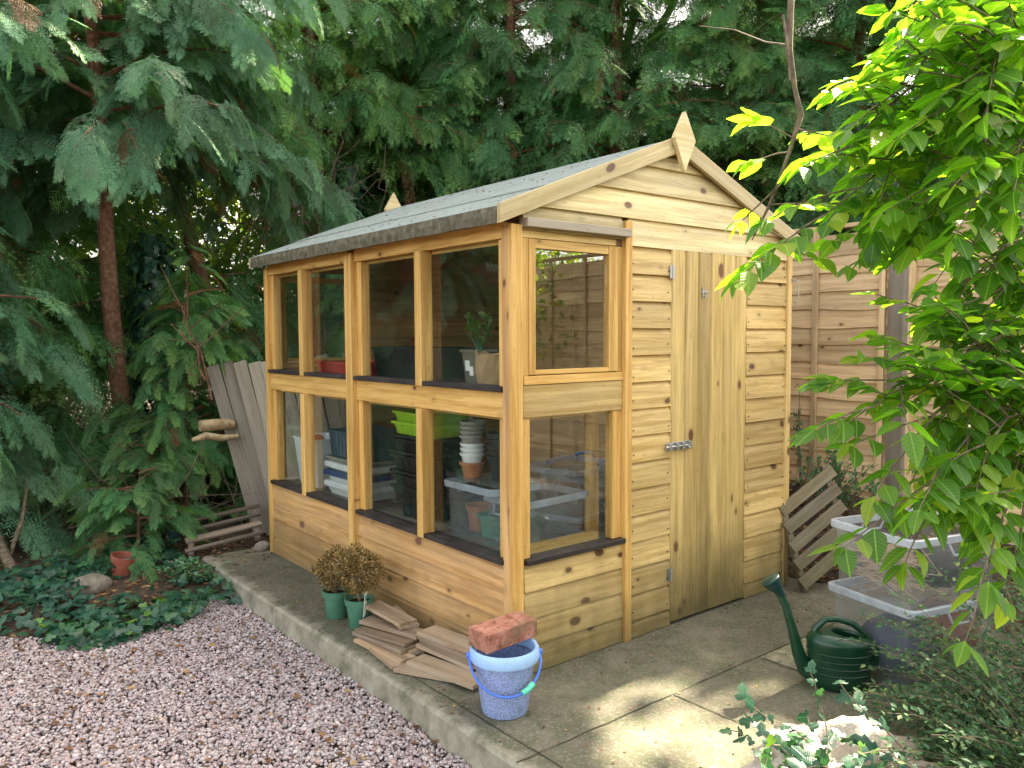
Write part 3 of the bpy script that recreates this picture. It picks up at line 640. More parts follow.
m = MB(); m.box((-.0545, .010, .095), (.0015, .032, .045), Matrix.Rotation(-.08, 3, 'Y')); m.box((-.0535, -.018, .072), (.0015, .028, .04), Matrix.Rotation(-.08, 3, 'Y')); m.build('plant_label', 'label_white', t)
m = MB(); P_, D_, N_, Z_ = [], [], [], []
for k in range(5):
    a = k*1.3; q = [Vector((0, 0, .15)), Vector((.03*math.cos(a), .035*math.sin(a), .22)), Vector((.05*math.cos(a), .06*math.sin(a), .27+.05*random.random()))]; m.tube(q, [.003, .0025, .0015], 5)
    for j in range(22):
        f = random.random(); p = q[0].lerp(q[1], f) if j < 4 else q[1].lerp(q[2], f); P_.append(p); D_.append(rdir(1)[0]+np.array([0, 0, .3])); N_.append(rdir(1)[0]+np.array([0, 0, 1])); Z_.append(random.uniform(.026, .048))
m.build('stem', 'green_pot', t); leaves('foliage', P_, D_, N_, Z_, 'sunny_leaf', LEAF_S, None, RNG.uniform(0, .4, len(P_))).parent = t
m = MB(); vs = []
for i in range(17):
    a = 2*PI*i/16; 
for i in range(16):
    a = 2*PI*i/16; c_, s_ = math.cos(a), math.sin(a); w1, w2 = random.uniform(.9, 1.12), random.uniform(.88, 1.1)
    vs += [(.045*c_, .05*s_, 0), (.058*c_*w1, .062*s_*w1, .07), (.060*c_*w2, .07*s_*w2, .15+random.uniform(-.01, .02)), (.05*c_, .055*s_, .13)]
m.add(vs, [(i*4+k, ((i+1) % 16)*4+k, ((i+1) % 16)*4+k+1, i*4+k+1) for i in range(16) for k in range(3)]+[tuple(i*4 for i in range(16))[::-1]]); single('paper_bag', m, 'paper_brown', 'crumpled brown paper bag beside the grey pot on the upper bench', 'bag', (.15, .345, UP))
# lower shelf, far end to near end
m = MB(); tub(m, .30, .22, .285, 0, .78, .004, .006, .010); single('white_bin', m, 'white_plastic', 'tall tapered white bin at the far end of the lower shelf', 'bin', (.18, 2.05, LO), H90)
m = MB(); m.lathe([(0, 0), (.025, 0), (.034, .03), (.03, .05), (0, .052)], seg=14); single('red_cup', m, 'red_plastic', 'small red plastic cup lying in the tall white bin', 'cup', (.12, 2.0, .70), rot=(.9, .3, 0)); 
def lidded(name, mat, lidmat, a, b, h, loc, rz, label, group=None, lid=.03):
    t = lthing(name, label, 'box', loc, rz, group); m = MB(); tub(m, a, b, h-lid*.4, 0, .88, lip=.004); m.build('body', mat, t)
    m = MB(); loft(m, [rect_ring(0, 0, h-lid, a+.024, b+.024), rect_ring(0, 0, h-.006, a+.024, b+.024), rect_ring(0, 0, h, a+.012, b+.012)], True, True); m.build('lid', lidmat, t); return t
zz = LO
for (mt, lm, h, lab) in (('white_plastic', 'white_plastic', .075, 'pale plastic box, bottom of the stack of lidded boxes on the lower shelf'), ('white_plastic', 'navy_plastic', .060, 'white box with a dark blue lid in the middle of the lower shelf stack'), ('white_plastic', 'white_plastic', .045, 'shallow white box lying on the blue lid')):
    lidded('lidded_box', mt, lm, .42, .30, h, (.235, 1.58, zz), H90+random.uniform(-.04, .04), lab, 'lidded boxes stacked on the lower shelf', .028); zz += h+.001
m = MB(); tub(m, .42, .30, .03, 0, .95); single('seed_tray', m, 'grey_plastic', 'brown-grey flat tray under the blue-grey crate', 'tray', (.235, 1.58, zz), H90); zz += .031
m = MB(); tub(m, .40, .28, .145, 0, .93, ribs=9); m.box((0, 0, .140), (.395, .275, .006)); single('plastic_crate', m, 'blue_crate', 'ribbed blue-grey crate on top of the lidded boxes', 'crate', (.235, 1.58, zz), H90)
# black trays with lime ones on top
zz = LO+.06
m = MB()
for i in range(3):
    for j in range(2): m.lathe([(.0, 0), (.028, 0), (.036, .058), (.040, .058), (.040, .064), (.034, .064), (.026, .004)], ((i-1)*.085, (j-.5)*.085, 0), 14)
m.box((0, 0, .061), (.26, .175, .002)); single('pot_carrier', m, 'black_plastic', 'black tray of six small round pots, lowest of the tray stack', 'tray', (.18, .90, LO), H90+.05)
for k, (h, a, b) in enumerate(((.085, .34, .22), (.055, .33, .23), (.02, .34, .23), (.075, .34, .23), (.02, .35, .24), (.055, .33, .22), (.02, .34, .23))):
    if k: pass
    zq = LO+.066 if k == 0 else zq_next
    m = MB(); tub(m, a, b, h, 0, .88, ribs=6 if h > .03 else 0)
    names = ['deep black slatted basket resting on the six round pots', 'black seed tray on the deep black basket', 'thin black tray rim, third from the bottom of the tall tray stack', 'deep black tray halfway up the tall tray stack', 'thin black tray above the deep middle tray', 'black tray near the top of the tall stack', 'thin black tray directly under the lime green trays']
    single('seed_tray', m, 'black_plastic', names[k], 'tray', (.20, .90-.01*(k % 2), zq), H90+random.uniform(-.05, .05), 'black trays stacked on the lower shelf'); zq_next = zq+h+.001
for k, lab in enumerate(('lower lime green seed tray on the black tray stack', 'upper lime green seed tray, top of the tray stack')):
    m = MB(); tub(m, .36, .23, .062, 0, .85, ribs=8); single('seed_tray', m, 'lime_plastic', lab, 'tray', (.205, .88, zq_next), H90+random.uniform(-.05, .05), 'lime green trays'); zq_next += .050
m = MB(); tub(m, .34, .24, .10, 0, .9, ribs=5); m.box((0, 0, .09), (.32, .22, .004)); single('seed_tray', m, 'black_plastic', 'black tray on the shelf floor behind the near mullion', 'tray', (.40, .90, LO), H90)
def potprof(r, h): return [(0, 0), (r*.72, 0), (r*.95, h*.82), (r*1.08, h*.82), (r*1.1, h), (r*.98, h), (r*.88, h*.8), (r*.68, .006), (0, .006)]
def potstack(loc, cnt, r, h, step, mat, lab, mat0=None, grp=None):
    for i in range(cnt):
        m = MB(); m.lathe(potprof(r, h), seg=24); single('flower_pot', m, mat0 if (mat0 and i == 0) else mat, lab[i] if isinstance(lab, list) else lab, 'pot', (loc[0]+random.uniform(-.002, .002), loc[1], loc[2]+i*step), 0, grp)
potstack((.21, .65, LO), 5, .062, .13, .032, 'dark_plastic', 'black round pot nested in the stack between trays and clear box', None, 'nested black pots')
# clear storage boxes
def clearbox(label, a, b, h, loc, rz, group=None, rim=True, taper=.92):
    t = lthing('storage_box', label, 'storage box', loc, rz, group)
    m = MB(); R_ = lambda s, z, e=0: rect_ring(0, 0, z, a*s+e, b*s+e, .03)
    loft(m, [R_(taper, 0), R_(taper+.005, .012, .006), R_(.985, h-.03), R_(1, h-.03, .004)], True, False); m.build('body', 'clear_plastic', t)
    m = MB(); loft(m, [R_(1, h-.030, .0045), R_(1, h-.028, .024), R_(1, h-.003, .026), R_(1, h, .018), R_(1, h-.001, -.006), R_(1, h-.030, -.004)], False, False)
    m.build('rim', 'milky_rim', t)
    m = MB()
    for sx in (1, -1):
        m.tube([(sx*(a/2+.006), -.06, h-.032), (sx*(a/2+.020), -.05, h-.075), (sx*(a/2+.020), .05, h-.075), (sx*(a/2+.006), .06, h-.032)], .0045, 6)
        hd = MB(); hd.tube([(sx*(a/2+.006), -.06, h-.032), (sx*(a/2+.020), -.05, h-.070), (sx*(a/2+.020), .05, h-.070), (sx*(a/2+.006), .06, h-.032)], .005, 6); hd.build('handle', 'milky_rim', t)
    m2 = MB()
    for yy in (-.5, .5):
        for xx in (-.28, .28): m2.box((xx*a, yy*b*(taper+1)/2+math.copysign(.002, yy), h*.45), (.006, .004, h*.75), Matrix.Rotation(-math.atan(b*(1-taper)/2/h)*math.copysign(1, yy), 3, 'X'))
    pass
    return t
clearbox('clear plastic box on the lower shelf with an orange pot inside', .34, .26, .245, (.20, .40, LO), H90, 'clear storage boxes in the shed')
m = MB(); m.lathe(potprof(.058, .115), seg=24); single('flower_pot', m, 'terracotta', 'orange terracotta pot standing inside the clear box in the shed', 'pot', (.19, .48, LO+.015))
m = MB(); m.box((0, 0, .05), (.2, .1, .1)); tt_ = m
m = MB(); tub(m, .20, .14, .10, 0, .9); single('plastic_punnet', m, 'green_pot', 'green plastic punnet inside the clear box on the lower shelf', 'punnet', (.22, .33, LO+.015), .2)
m = MB(); m.box((0, 0, 0), (.30, .20, .004)); single('tray_board', m, 'clear_plastic', 'clear lid laid across the clear box under the small pots', 'lid', (.20, .40, LO+.249), H90)
potstack((.17, .50, LO+.252), 1, .055, .07, .03, 'terracotta', 'terracotta pot at the bottom of the pale pot stack on the clear box')
potstack((.17, .50, LO+.296), 3, .052, .066, .022, 'white_plastic', ['white pot resting on the terracotta pot', 'second white pot of the pale stack', 'third white pot of the pale stack'])
potstack((.17, .50, LO+.372), 4, .054, .07, .020, 'grey_plastic', ['grey pot nested above the white pots', 'second grey pot of the pale stack', 'third grey pot of the pale stack', 'top grey pot of the pale stack'])
potstack((.22, .36, LO+.252), 5, .058, .11, .024, 'dark_plastic', 'one of the nested dark pots beside the pale pots on the clear box', None, 'nested dark pots on the clear box')
clearbox('clear plastic box just inside the lower gable window', .36, .26, .21, (.30, .16+.06, LO), .08, 'clear storage boxes in the shed')
clearbox('large clear box on the shed floor further inside the lower gable window', .50, .36, .36, (.90, .42, .30), .15, 'clear storage boxes in the shed')
m = MB(); m.box((0, 0, .135), (.60, .45, .27)); 
m = MB()
for z in (.0, .24): m.span((-.3, -.24, z), (.3, .24, z+.022))
for x in (-.27, .25):
    for y in (-.22, .2): m.span((x, y, .022), (x+.03, y+.03, .24))
single('low_stool', m, 'grey_wood', 'low wooden stand on the shed floor carrying the large clear box', 'stand', (.90, .42, .023), .15)
potstack((.98, .40, .316), 4, .075, .13, .03, 'dark_plastic', 'one of the dark pots nested inside the large clear box', None, 'nested pots in the large clear box')
m = MB(); tub(m, .26, .15, .09, 0, .9); single('planter_trough', m, 'blue_rope', 'small blue tub on the shelf near the lower gable window corner', 'tub', (.66, .13, .30), .0)
m = MB(); m.span((-.2, -.12, 0), (.2, .12, .275)); 
m = MB()
for z in (0, .25): m.span((-.18, -.07, z), (.18, .07, z+.02))
for x in (-.17, .14): m.span((x, -.06, .02), (x+.03, .06, .25))
single('low_bench', m, 'grey_wood', 'narrow wooden stand on the shed floor under the small blue tub', 'stand', (.70, .13, .023), 0)
# ------------------------------------------------------------------ topiary in green pots
for i, ((x, y), r, hh, lab) in enumerate((((-.225, 1.06), .098, .325, 'browned box ball in a green pot, the farther one, without a label'), ((-.205, .87), .102, .355, 'nearer browned box ball, with a plant label in its green pot'))):
    t = lthing('potted_topiary', lab, 'potted plant', (x, y, -.002), 0, 'pair of dry box balls by the shed wall')
    m = MB(); pr = .062; ph = .135 if i else .13
    m.lathe([(0, 0), (pr*.72, 0), (pr*.76, .004), (pr*.96, ph*.8), (pr*1.07, ph*.81), (pr*1.1, ph), (pr*1.0, ph+.002), (pr*.92, ph*.82), (0, ph*.8)], seg=36); m.build('pot', 'green_pot', t)
    m = MB(); m.lathe([(0, ph*.86), (pr*.92, ph*.85)], seg=20); m.build('compost', 'soil_mix', t)
    m = MB()
    for k in range(9):
        a = k*.7; m.tube([(0, 0, ph*.8), (.02*math.cos(a), .02*math.sin(a), hh-r-.02), (r*.7*math.cos(a), r*.7*math.sin(a), hh-r+.05*math.sin(k*3))], [.005, .004, .0015], 5)
    m.build('stem', 'bark_grey', t)
    k = 2600; d = rdir(k); rad = r*RNG.uniform(.55, 1.04, k)**.6*(1+.07*np.sin(d[:, 0]*7+i)*np.cos(d[:, 2]*6)); P = d*rad[:, None]*(1+.16*np.sin(d[:, 0]*3.1+i*2)*np.sin(d[:, 1]*2.7+i)+.09*np.sin(d[:, 2]*9+d[:, 0]*5))[:, None]*np.array([1, 1, .90+.05*i])+np.array([0, 0, hh-r*.93])
    leaves('foliage', P, d+rdir(k)*.8, rdir(k)+d*.5, RNG.uniform(.010, .018, k), 'dry_leaf', LEAF_S).parent = t
    if i:
        a = MB(); a.box((0, 0, .055), (.030, .0015, .110)); lb = a.build('plant_label', 'label_white', t); lb.location = (-.028, -.098, .085); lb.rotation_euler = (.12, -.1, .75)
        a = MB(); a.box((0, -.0012, .085), (.024, .0006, .028)); q = a.build('print', 'label_green', lb)
        a = MB()
        for k in range(4): a.box((-.002, -.0012, .035+.007*k), (.018-.003*(k % 2), .0006, .002))
        a.build('text_lines', 'ink', lb)
# ------------------------------------------------------------------ pile of offcuts
def board(lab, x, y, z, L, w_, th, rz, rx=0, ry=0, mat='plank_wood'):
    m = MB(); m.box((0, 0, 0), (w_, L, th)); o = m.build('board_offcut', mat, None, .0012, (x, y, z), (rx, ry, rz)); return tag(o, lab, 'offcut board', 'board offcuts piled by the shed')
PL = [(-.262, .55, .008, .34, .085, .016, .08, 0, 0, 'pale board offcut lying on the slab at the front left of the pile'),
 (-.235, .60, .026, .33, .085, .016, .16, 0, .0, 'brown board offcut, second layer at the left of the pile'),
 (-.225, .60, .043, .30, .08, .014, .26, .0, .03, 'thin dark board offcut in the middle of the left stack'),
 (-.15, .55, .012, .26, .07, .022, -.25, 0, 0, 'dark wet board offcut between the two stacks'),
 (-.175, .62, .062, .32, .085, .015, .34, .03, 0, 'long board offcut crossing near the top of the left stack'),
 (-.125, .66, .082, .24, .09, .015, -.12, .05, .04, 'short board offcut leaning on top of the left stack'),
 (-.155, .69, .100, .28, .095, .015, .10, .07, .05, 'topmost pale board offcut of the left stack'),
 (-.25, .24, .007, .26, .07, .014, .5, 0, 0, 'small pale board offcut flat on the slab near the bucket'),
 (-.20, .17, .022, .36, .10, .016, .20, 0, 0, 'wide board offcut lowest in the right stack by the bucket'),
 (-.11, .27, .038, .34, .10, .016, .12, 0, 0, 'board offcut, second layer of the right stack'),
 (-.10, .27, .055, .34, .10, .016, .06, 0, 0, 'board offcut, third layer of the right stack'),
 (-.105, .275, .072, .33, .10, .016, .10, 0, 0, 'board offcut, fourth layer of the right stack'),
 (-.10, .27, .089, .34, .105, .016, .14, 0, 0, 'topmost wide pale board offcut of the right stack'),
 (-.30, .47, .006, .22, .05, .012, -.1, 0, 0, 'narrow board offcut at the foot of the left stack')]
for x, y, z, L, w_, th, rz, rx, ry, lab in PL: board(lab, x, y, z, L, w_, th, rz, rx, ry)
# ------------------------------------------------------------------ bucket with brick
bx, by = -.195, -.185
t = lthing('bucket', 'speckled pale blue bucket with a light blue rim by the shed corner', 'bucket', (bx, by, -.003))
m = MB(); m.lathe([(0, .004), (.070, .004), (.074, 0), (.080, .002), (.084, .02), (.108, .195), (.104, .195), (.078, .010), (0, .008)], seg=48); m.build('body', 'bucket_body', t)
m = MB(); m.lathe([(.1085, .188), (.121, .190), (.124, .198), (.123, .226), (.117, .236), (.108, .232), (.1055, .20)], seg=48); m.build('rim', 'bucket_rim', t)
ha = -math.atan2(.627, .779)+.12; hd = Vector((math.cos(ha), math.sin(ha), 0)); fwd = Vector((hd.y, -hd.x, 0)); pts = []
for i in range(17):
    a = PI*i/16; s_ = math.sin(a); pts.append(hd*(-.126*math.cos(a))+fwd*(.075*s_*1.0+.045*s_**.5)+Vector((0, 0, .205-.105*s_)))
hm = MB(); hm.tube(pts, .0048, 8); hh_ = hm.build('handle', 'bucket_handle', t)
m = MB(); m.tube(pts[10:13], .0105, 10); m.build('grip', 'grip_green', hh_)
for sg in (1, -1): m = MB(); m.tube([hd*.118*sg+Vector((0, 0, .205)), hd*.134*sg+Vector((0, 0, .205))], .011, 10); m.build('handle_pivot', 'bucket_handle', t)
m = MB(); m.box((0, 0, 0), (.235, .105, .068)); single('brick', m, 'brick', 'worn red brick lying across the top of the blue bucket', 'brick', (bx+.015, by+.025, .270), rot=(.03, -.02, .04), bevel=.004)
# ------------------------------------------------------------------ watering can
can = lthing('watering_can', 'dark green plastic watering can with a long spout and round rose, on the slab', 'watering can', (.905, -.83, .0), 0); can.rotation_euler.z = math.atan2(.627, -.779)-.12
m = MB(); seg = 40
def oval(z, a, b, tilt=0, cx=0): return [(cx+a*math.cos(2*PI*k/seg), b*math.sin(2*PI*k/seg), z+tilt*math.cos(2*PI*k/seg)) for k in range(seg)]
loft(m, [oval(0, .098, .075), oval(.004, .104, .08), oval(.03, .110, .085), oval(.16, .120, .088), oval(.172, .122, .09), oval(.180, .118, .087, .004), oval(.196, .100, .072, .010), oval(.200, .062, .05, .008, -.022), oval(.197, .056, .045, .008, -.024), oval(.188, .054, .043, .006, -.024)], True, False, None, True)
loft(m, [oval(.188, .054, .043, .006, -.024), oval(.02, .095, .07)], False, True, None, True)
for z in (.06, .085, .11, .135): loft(m, [oval(z, .1125+z*.05, .0855+z*.02), oval(z+.0015, .1145+z*.05, .0875+z*.02), oval(z+.003, .1125+z*.05, .0855+z*.02)], False, False, None, True)
m.build('body', 'can_green', can)
m = MB(); sp_ = [(.085, 0, .025), (.125, 0, .055), (.150, 0, .115), (.172, 0, .20), (.198, 0, .290), (.225, 0, .350)]; m.tube(sp_, [.032, .030, .0235, .018, .0145, .013], 18); m.build('spout', 'can_green', can)
m = MB(); rt = Matrix.Rotation(.62, 3, 'Y'); m.lathe([(.0125, -.02), (.016, 0), (.036, .052), (.0375, .060), (.034, .064), (0, .068)], (.222, 0, .345), 28, rot=rt); m.build('rose', 'rose_green', can)
m = MB(); m.tube([(.098, 0, .175), (.088, 0, .215), (.055, 0, .248), (.010, 0, .252), (-.045, 0, .236), (-.095, 0, .195), (-.128, 0, .140), (-.130, 0, .095), (-.108, 0, .072)], [.016, .014, .0125, .0125, .0125, .0125, .012, .012, .013], 14); m.build('handle', 'can_green', can)
# ------------------------------------------------------------------ stacked clear boxes outside
BL, BN = G(828, 664), G(927, 712); ux = (BN-BL).normalized(); uy = Vector((-ux.y, ux.x, 0)); A_, B_ = .38, .48
bc = BL*.5+BN*.5; bc = BL+ux*A_/2+uy*B_/2; brz = math.atan2(ux.y, ux.x)
clearbox('lower clear plastic storage box of the outdoor stack, dark bags inside', A_, B_, .335, (bc.x, bc.y, 0), brz, 'clear storage boxes stacked on the patio')
clearbox('upper clear plastic storage box of the outdoor stack, straw and netting inside', A_*.98, B_*.98, .275, (bc.x, bc.y, .315), brz, 'clear storage boxes stacked on the patio')
def lump(name, mat, lab, cat, loc, sc, seed, rz=0, n=3, amp=.12, fr=3.):
    import bmesh
    bm = bmesh.new(); bmesh.ops.create_icosphere(bm, subdivisions=n, radius=1); r0 = Vector((seed*3.1, seed*1.7, seed))
    from mathutils import noise as nz
    V = []; 
    for v in bm.verts:
        c = v.co; q = 1+amp*nz.fractal(c*fr+r0, 1., 2., 4); V.append((c.x*sc[0]*q, c.y*sc[1]*q, c.z*sc[2]*q))
    Fc = np.array([[v.index for v in f.verts] for f in bm.faces]); bm.free(); o = fast(name, V, Fc, mat, None, None, True); o.location = loc; o.rotation_euler.z = rz
    return tag(o, lab, cat) if lab else o
e = bc+uy*-.08; lump('rubbish_bag', 'navy_bag', 'dark navy bag stuffed in the lower outdoor clear box', 'bag', (e.x, e.y, .125), (.135, .15, .11), 1, brz)
e = bc+uy*.14+ux*.03; lump('rubbish_bag', 'dull_red', 'dull red bag behind the navy one in the lower outdoor box', 'bag', (e.x, e.y, .16), (.12, .10, .12), 2, brz)
e = bc+uy*-.10-ux*.03; m = MB()
for k in range(220):
    a = random.uniform(-.5, .5); c_ = e+Vector((random.gauss(0, .035), random.gauss(0, .035), .36+random.uniform(0, .13))); d = (ux*math.cos(a)+uy*math.sin(a)+Vector((0, 0, random.gauss(0, .35)))).normalized()*random.uniform(.05, .11); m.tube([c_-d, c_+Vector((0, 0, .008)), c_+d], .0017, 4, False)
tag(m.build('straw_bundle', 'straw'), 'bundle of dry straw in the upper outdoor clear box', 'straw')
e = bc+uy*.08+ux*.05; lump('rubbish_bag', 'dark_plastic', 'black bag in the upper outdoor clear box', 'bag', (e.x, e.y, .43), (.10, .12, .09), 4, brz)
e = bc+uy*.26+ux*.1; m = MB(); m.tube([e+Vector((-.05, 0, .60)), e+Vector((0, .02, .612)), e+Vector((.06, .04, .60)), e+Vector((.11, .03, .52)), e+Vector((.13, .05, .45))], .010, 8); tag(m.build('strap', 'blue_rope'), 'bright blue cord hanging over the rim of the upper outdoor box', 'cord')
# ------------------------------------------------------------------ slatted pallet leaning on the bank
a0, b0 = Vector((1.78, -.16, .0)), Vector((1.80, .005, .44)); ud = Vector((.30, -.10, .19)); vd = b0-a0
t = thing('wooden_pallet', 'small weathered slatted pallet leaning against the bank beyond the shed corner', 'pallet', a0)
nrm = ud.cross(vd).normalized(); Rm = Matrix((ud.normalized(), nrm.cross(ud.normalized()).normalized(), nrm)).transposed(); Rm2 = Matrix((vd.normalized(), nrm.cross(vd.normalized()).normalized(), nrm)).transposed()
for s_ in (.04, .93): m = MB(); c = a0+ud*s_+vd*.5; m.box(c-nrm*.02, (vd.length, .03, .04), Rm2); pb('side_rail', m, 'pallet_wood', t, .002)
for k in range(5): m = MB(); c = a0+ud*.5+vd*(.10+.20*k); m.box(c+nrm*.0095, (ud.length*1.06, .062, .016), Rm @ Matrix.Rotation(random.uniform(-.02, .02), 3, 'Z')); pb('slat', m, 'pallet_wood', t, .002)
# ------------------------------------------------------------------ close-boarded fence on the right
FX = 2.85
def panel(y0, y1, lab):
    t = thing('wooden_fence', lab, 'fence', (FX, y0, -.1), 'wooden fence panels'); m = MB()
    for k in range(17):
        z = .02+k*.112
        if z > 1.93: break
        n = 24; vs, gs = [], []; off = Vector((random.uniform(0, 60), random.uniform(0, 60), 0)); ph = random.uniform(0, 9)
        for i in range(n+1):
            y = y0+.01+(y1-y0-.02)*i/n; wv = .006*math.sin(y*4.3+ph)+.004*math.sin(y*11+ph*2)
            for x_, z_ in ((-.016, z+wv), (-.004, z+.13), (.004, z+.13), (-.004, z+wv)): vs.append((FX+x_, y, z_)); gs.append(Vector((y, z_-z, x_))+off)
        m.add(vs, [(i*4+q, i*4+4+q, i*4+4+(q+1) % 4, i*4+(q+1) % 4) for i in range(n) for q in range(4)], gs)
    pb('boards', m, 'fence_wood', t)
    for y in [y0+.02+k_*(y1-y0-.065)/4 for k_ in range(5)]: m = MB(); m.span((FX-.036, y, .0), (FX-.017, y+.036, 1.975)); pb('batten', m, 'fence_wood', t, .002)
    m = MB(); m.span((FX-.04, y0+.005, 1.976), (FX+.02, y1-.005, 2.0)); pb('capping', m, 'fence_wood', t, .002)
panel(-1.95, -.16, 'fence panel right of the grey post, largely behind the leafy shrub'); panel(-.05, 1.75, 'fence panel just right of the shed, left of the grey post'); panel(1.86, 3.6, 'fence panel hidden mostly behind the shed')
panel(-3.85, -2.06, 'fence panel at the far right edge behind the shrub')
for i, (y, lab) in enumerate(((-.105, 'grey weathered fence post between the two visible panels'), (1.805, 'fence post behind the shed'), (-2.005, 'fence post at the right behind the shrub'))):
    m = MB(); m.span((FX-.05, y-.045, -.1), (FX+.045, y+.045, 1.98)); o = m.build('fence_post', 'grey_wood', None, .003); tag(o, lab, 'fence post', 'fence posts')
# ------------------------------------------------------------------ leaning palings on the left
t = thing('paling_fence', 'old grey paling fence leaning to the left behind the shed', 'fence', D(262, 515, 5.8))
for k in range(19):
    top = D(213+13.6*k, 366+random.uniform(-5, 6)-.9*k, 5.75); bot = D(260+12.3*k, 530, 5.6); bot.z = -.06; d = top-bot
    zz_ = d.normalized(); xx_ = (R-zz_*R.dot(zz_)).normalized(); yy_ = zz_.cross(xx_); Rm = Matrix((xx_, yy_, zz_)).transposed()
    m = MB(); m.box((top+bot)/2+yy_*random.uniform(-.006, .006), (.084+.012*random.random(), .016, d.length), Rm @ Matrix.Rotation(random.uniform(-.012, .012), 3, 'Y')); pb('paling', m, 'grey_wood', t, .002)
for f in (.25, .8):
    a = D(262, 530, 5.6).lerp(D(214, 366, 5.75), f); a.z = -.06+(D(214, 366, 5.75).z+.06)*f; b = a+R*1.5; m = MB(); c = (a+b)/2+FW*.045; m.box(c, (1.62, .03, .06), Matrix((R, FW, U)).transposed()); pb('cross_rail', m, 'grey_wood', t, .002)
# old slatted frame on the ground
t = thing('slatted_frame', 'dark weathered slatted frame lying tilted on the ground beyond the slab corner', 'pallet', (-.3, 2.8, -.05))
fa, fb, fc = Vector((-.43, 2.66, -.02)), Vector((.02, 2.62, .03)), Vector((-.30, 3.05, .10)); u1 = fb-fa; v1 = fc-fa; n1 = u1.cross(v1).normalized(); R1 = Matrix((u1.normalized(), n1.cross(u1.normalized()), n1)).transposed(); R2 = Matrix((v1.normalized(), n1.cross(v1.normalized()), n1)).transposed()
for s_ in (.05, .95): m = MB(); m.box(fa+u1*s_+v1*.5, (v1.length, .035, .03), R2); pb('side_rail', m, 'old_wood', t, .002)
for k in range(4): m = MB(); m.box(fa+u1*.5+v1*(.06+.29*k)+n1*.023, (u1.length*1.05, .055 if k == 1 else .03, .015), R1); pb('slat', m, 'old_wood', t, .002)
m = MB(); m.tube([D(200, 426, 5.45), D(212, 425, 5.5), D(226, 424, 5.62), D(232, 425, 5.66)], [.038, .040, .039, .036], 14); m.tube([D(192, 440, 5.4), D(206, 436, 5.45), D(222, 438, 5.55), D(238, 436, 5.62)], [.012, .028, .024, .016], 10); tag(m.build('cut_log', 'pale_log'), 'pale cut log stub caught in the greenery beside the leaning palings', 'log')
# terracotta pot, stones, post, litter in the bed
def gp(px, py, z=-.08): return G(px, py, z)
a = gp(121, 577); m = MB(); m.lathe(potprof(.075, .15), seg=26); single('flower_pot', m, 'dull_red', 'old red-brown pot standing in the ivy at the foot of the conifer', 'pot', (a.x, a.y, -.10), rot=(.12, .18, 0))
a = gp(148, 548); m = MB(); m.lathe(potprof(.045, .09), seg=22); single('flower_pot', m, 'terracotta', 'small orange terracotta pot half hidden in ferny foliage', 'pot', (a.x, a.y+.1, -.05), rot=(.5, .9, 0))
a = gp(86, 592); lump('stone', 'rock', 'rough grey-brown stone in the soil behind the ivy', 'stone', (a.x, a.y, -.06), (.14, .09, .07), 5, .3)
a = gp(262, 556, 0); lump('stone', 'rock', 'small pale stone against the far corner of the shed', 'stone', (-.045, 2.44, .02), (.05, .035, .035), 6)
a = gp(188, 556); m = MB(); m.tube([(a.x, a.y+.3, -.12), (a.x, a.y+.3, .20)], .035, 12); tag(m.build('bollard_post', 'teal_post'), 'short dark teal plastic post among the foliage left of the slatted frame', 'post')

# ------------------------------------------------------------------ conifers
Vr = Vector
fwaz = math.atan2(FW.y, FW.x)
conifer('conifer', 'tall conifer with a bare reddish trunk at the left, blue-green drooping sprays', (-.33, 4.35, -.1), 7.2, 2.2, .08, 95, SPR_HI, 'conifer_blue', 21, 2.65, (-.35, .1), None, (.24, .44), .45, 18, 'bark_red', None, .75)
conifer('conifer', 'conifer at the far left edge, its sprays hanging in front of the red trunk', (-1.85, 3.8, -.1), 7., 1.3, .1, 95, SPR_HI, 'conifer_blue', 22, .35, (0, .1), None, (.28, .50), .4, 14, 'bark_red', None, .6)
conifer('conifer', 'dense dark green conifer filling the left behind the red trunk', (-1.0, 5.7, -.1), 6.5, 2.0, .1, 120, SPR_LO, 'conifer', 23, .3, (0, 0), None, (.35, .6), .4, 15)
conifer('conifer', 'low bushy young conifer between the red trunk and the palings', (-.02, 3.95, -.08), 2.0, .85, .03, 70, SPR_HI, 'conifer', 24, .05, (0, 0), None, (.16, .30), .25, 24, 'bark_red', None, .35)
conifer('conifer', 'knee-high ferny conifer growth by the slatted frame', (-.62, 3.0, -.1), .6, .6, .015, 34, SPR_HI, 'conifer', 25, .02, (0, 0), None, (.12, .22), .15, 26, 'bark_red', None, .3)
conifer('conifer', 'conifer behind the palings left of the shed roof', (.75, 5.3, -.1), 2.0, 1.1, .05, 85, SPR_LO, 'conifer', 26, .2, (0, 0), None, (.26, .45), .3, 17)
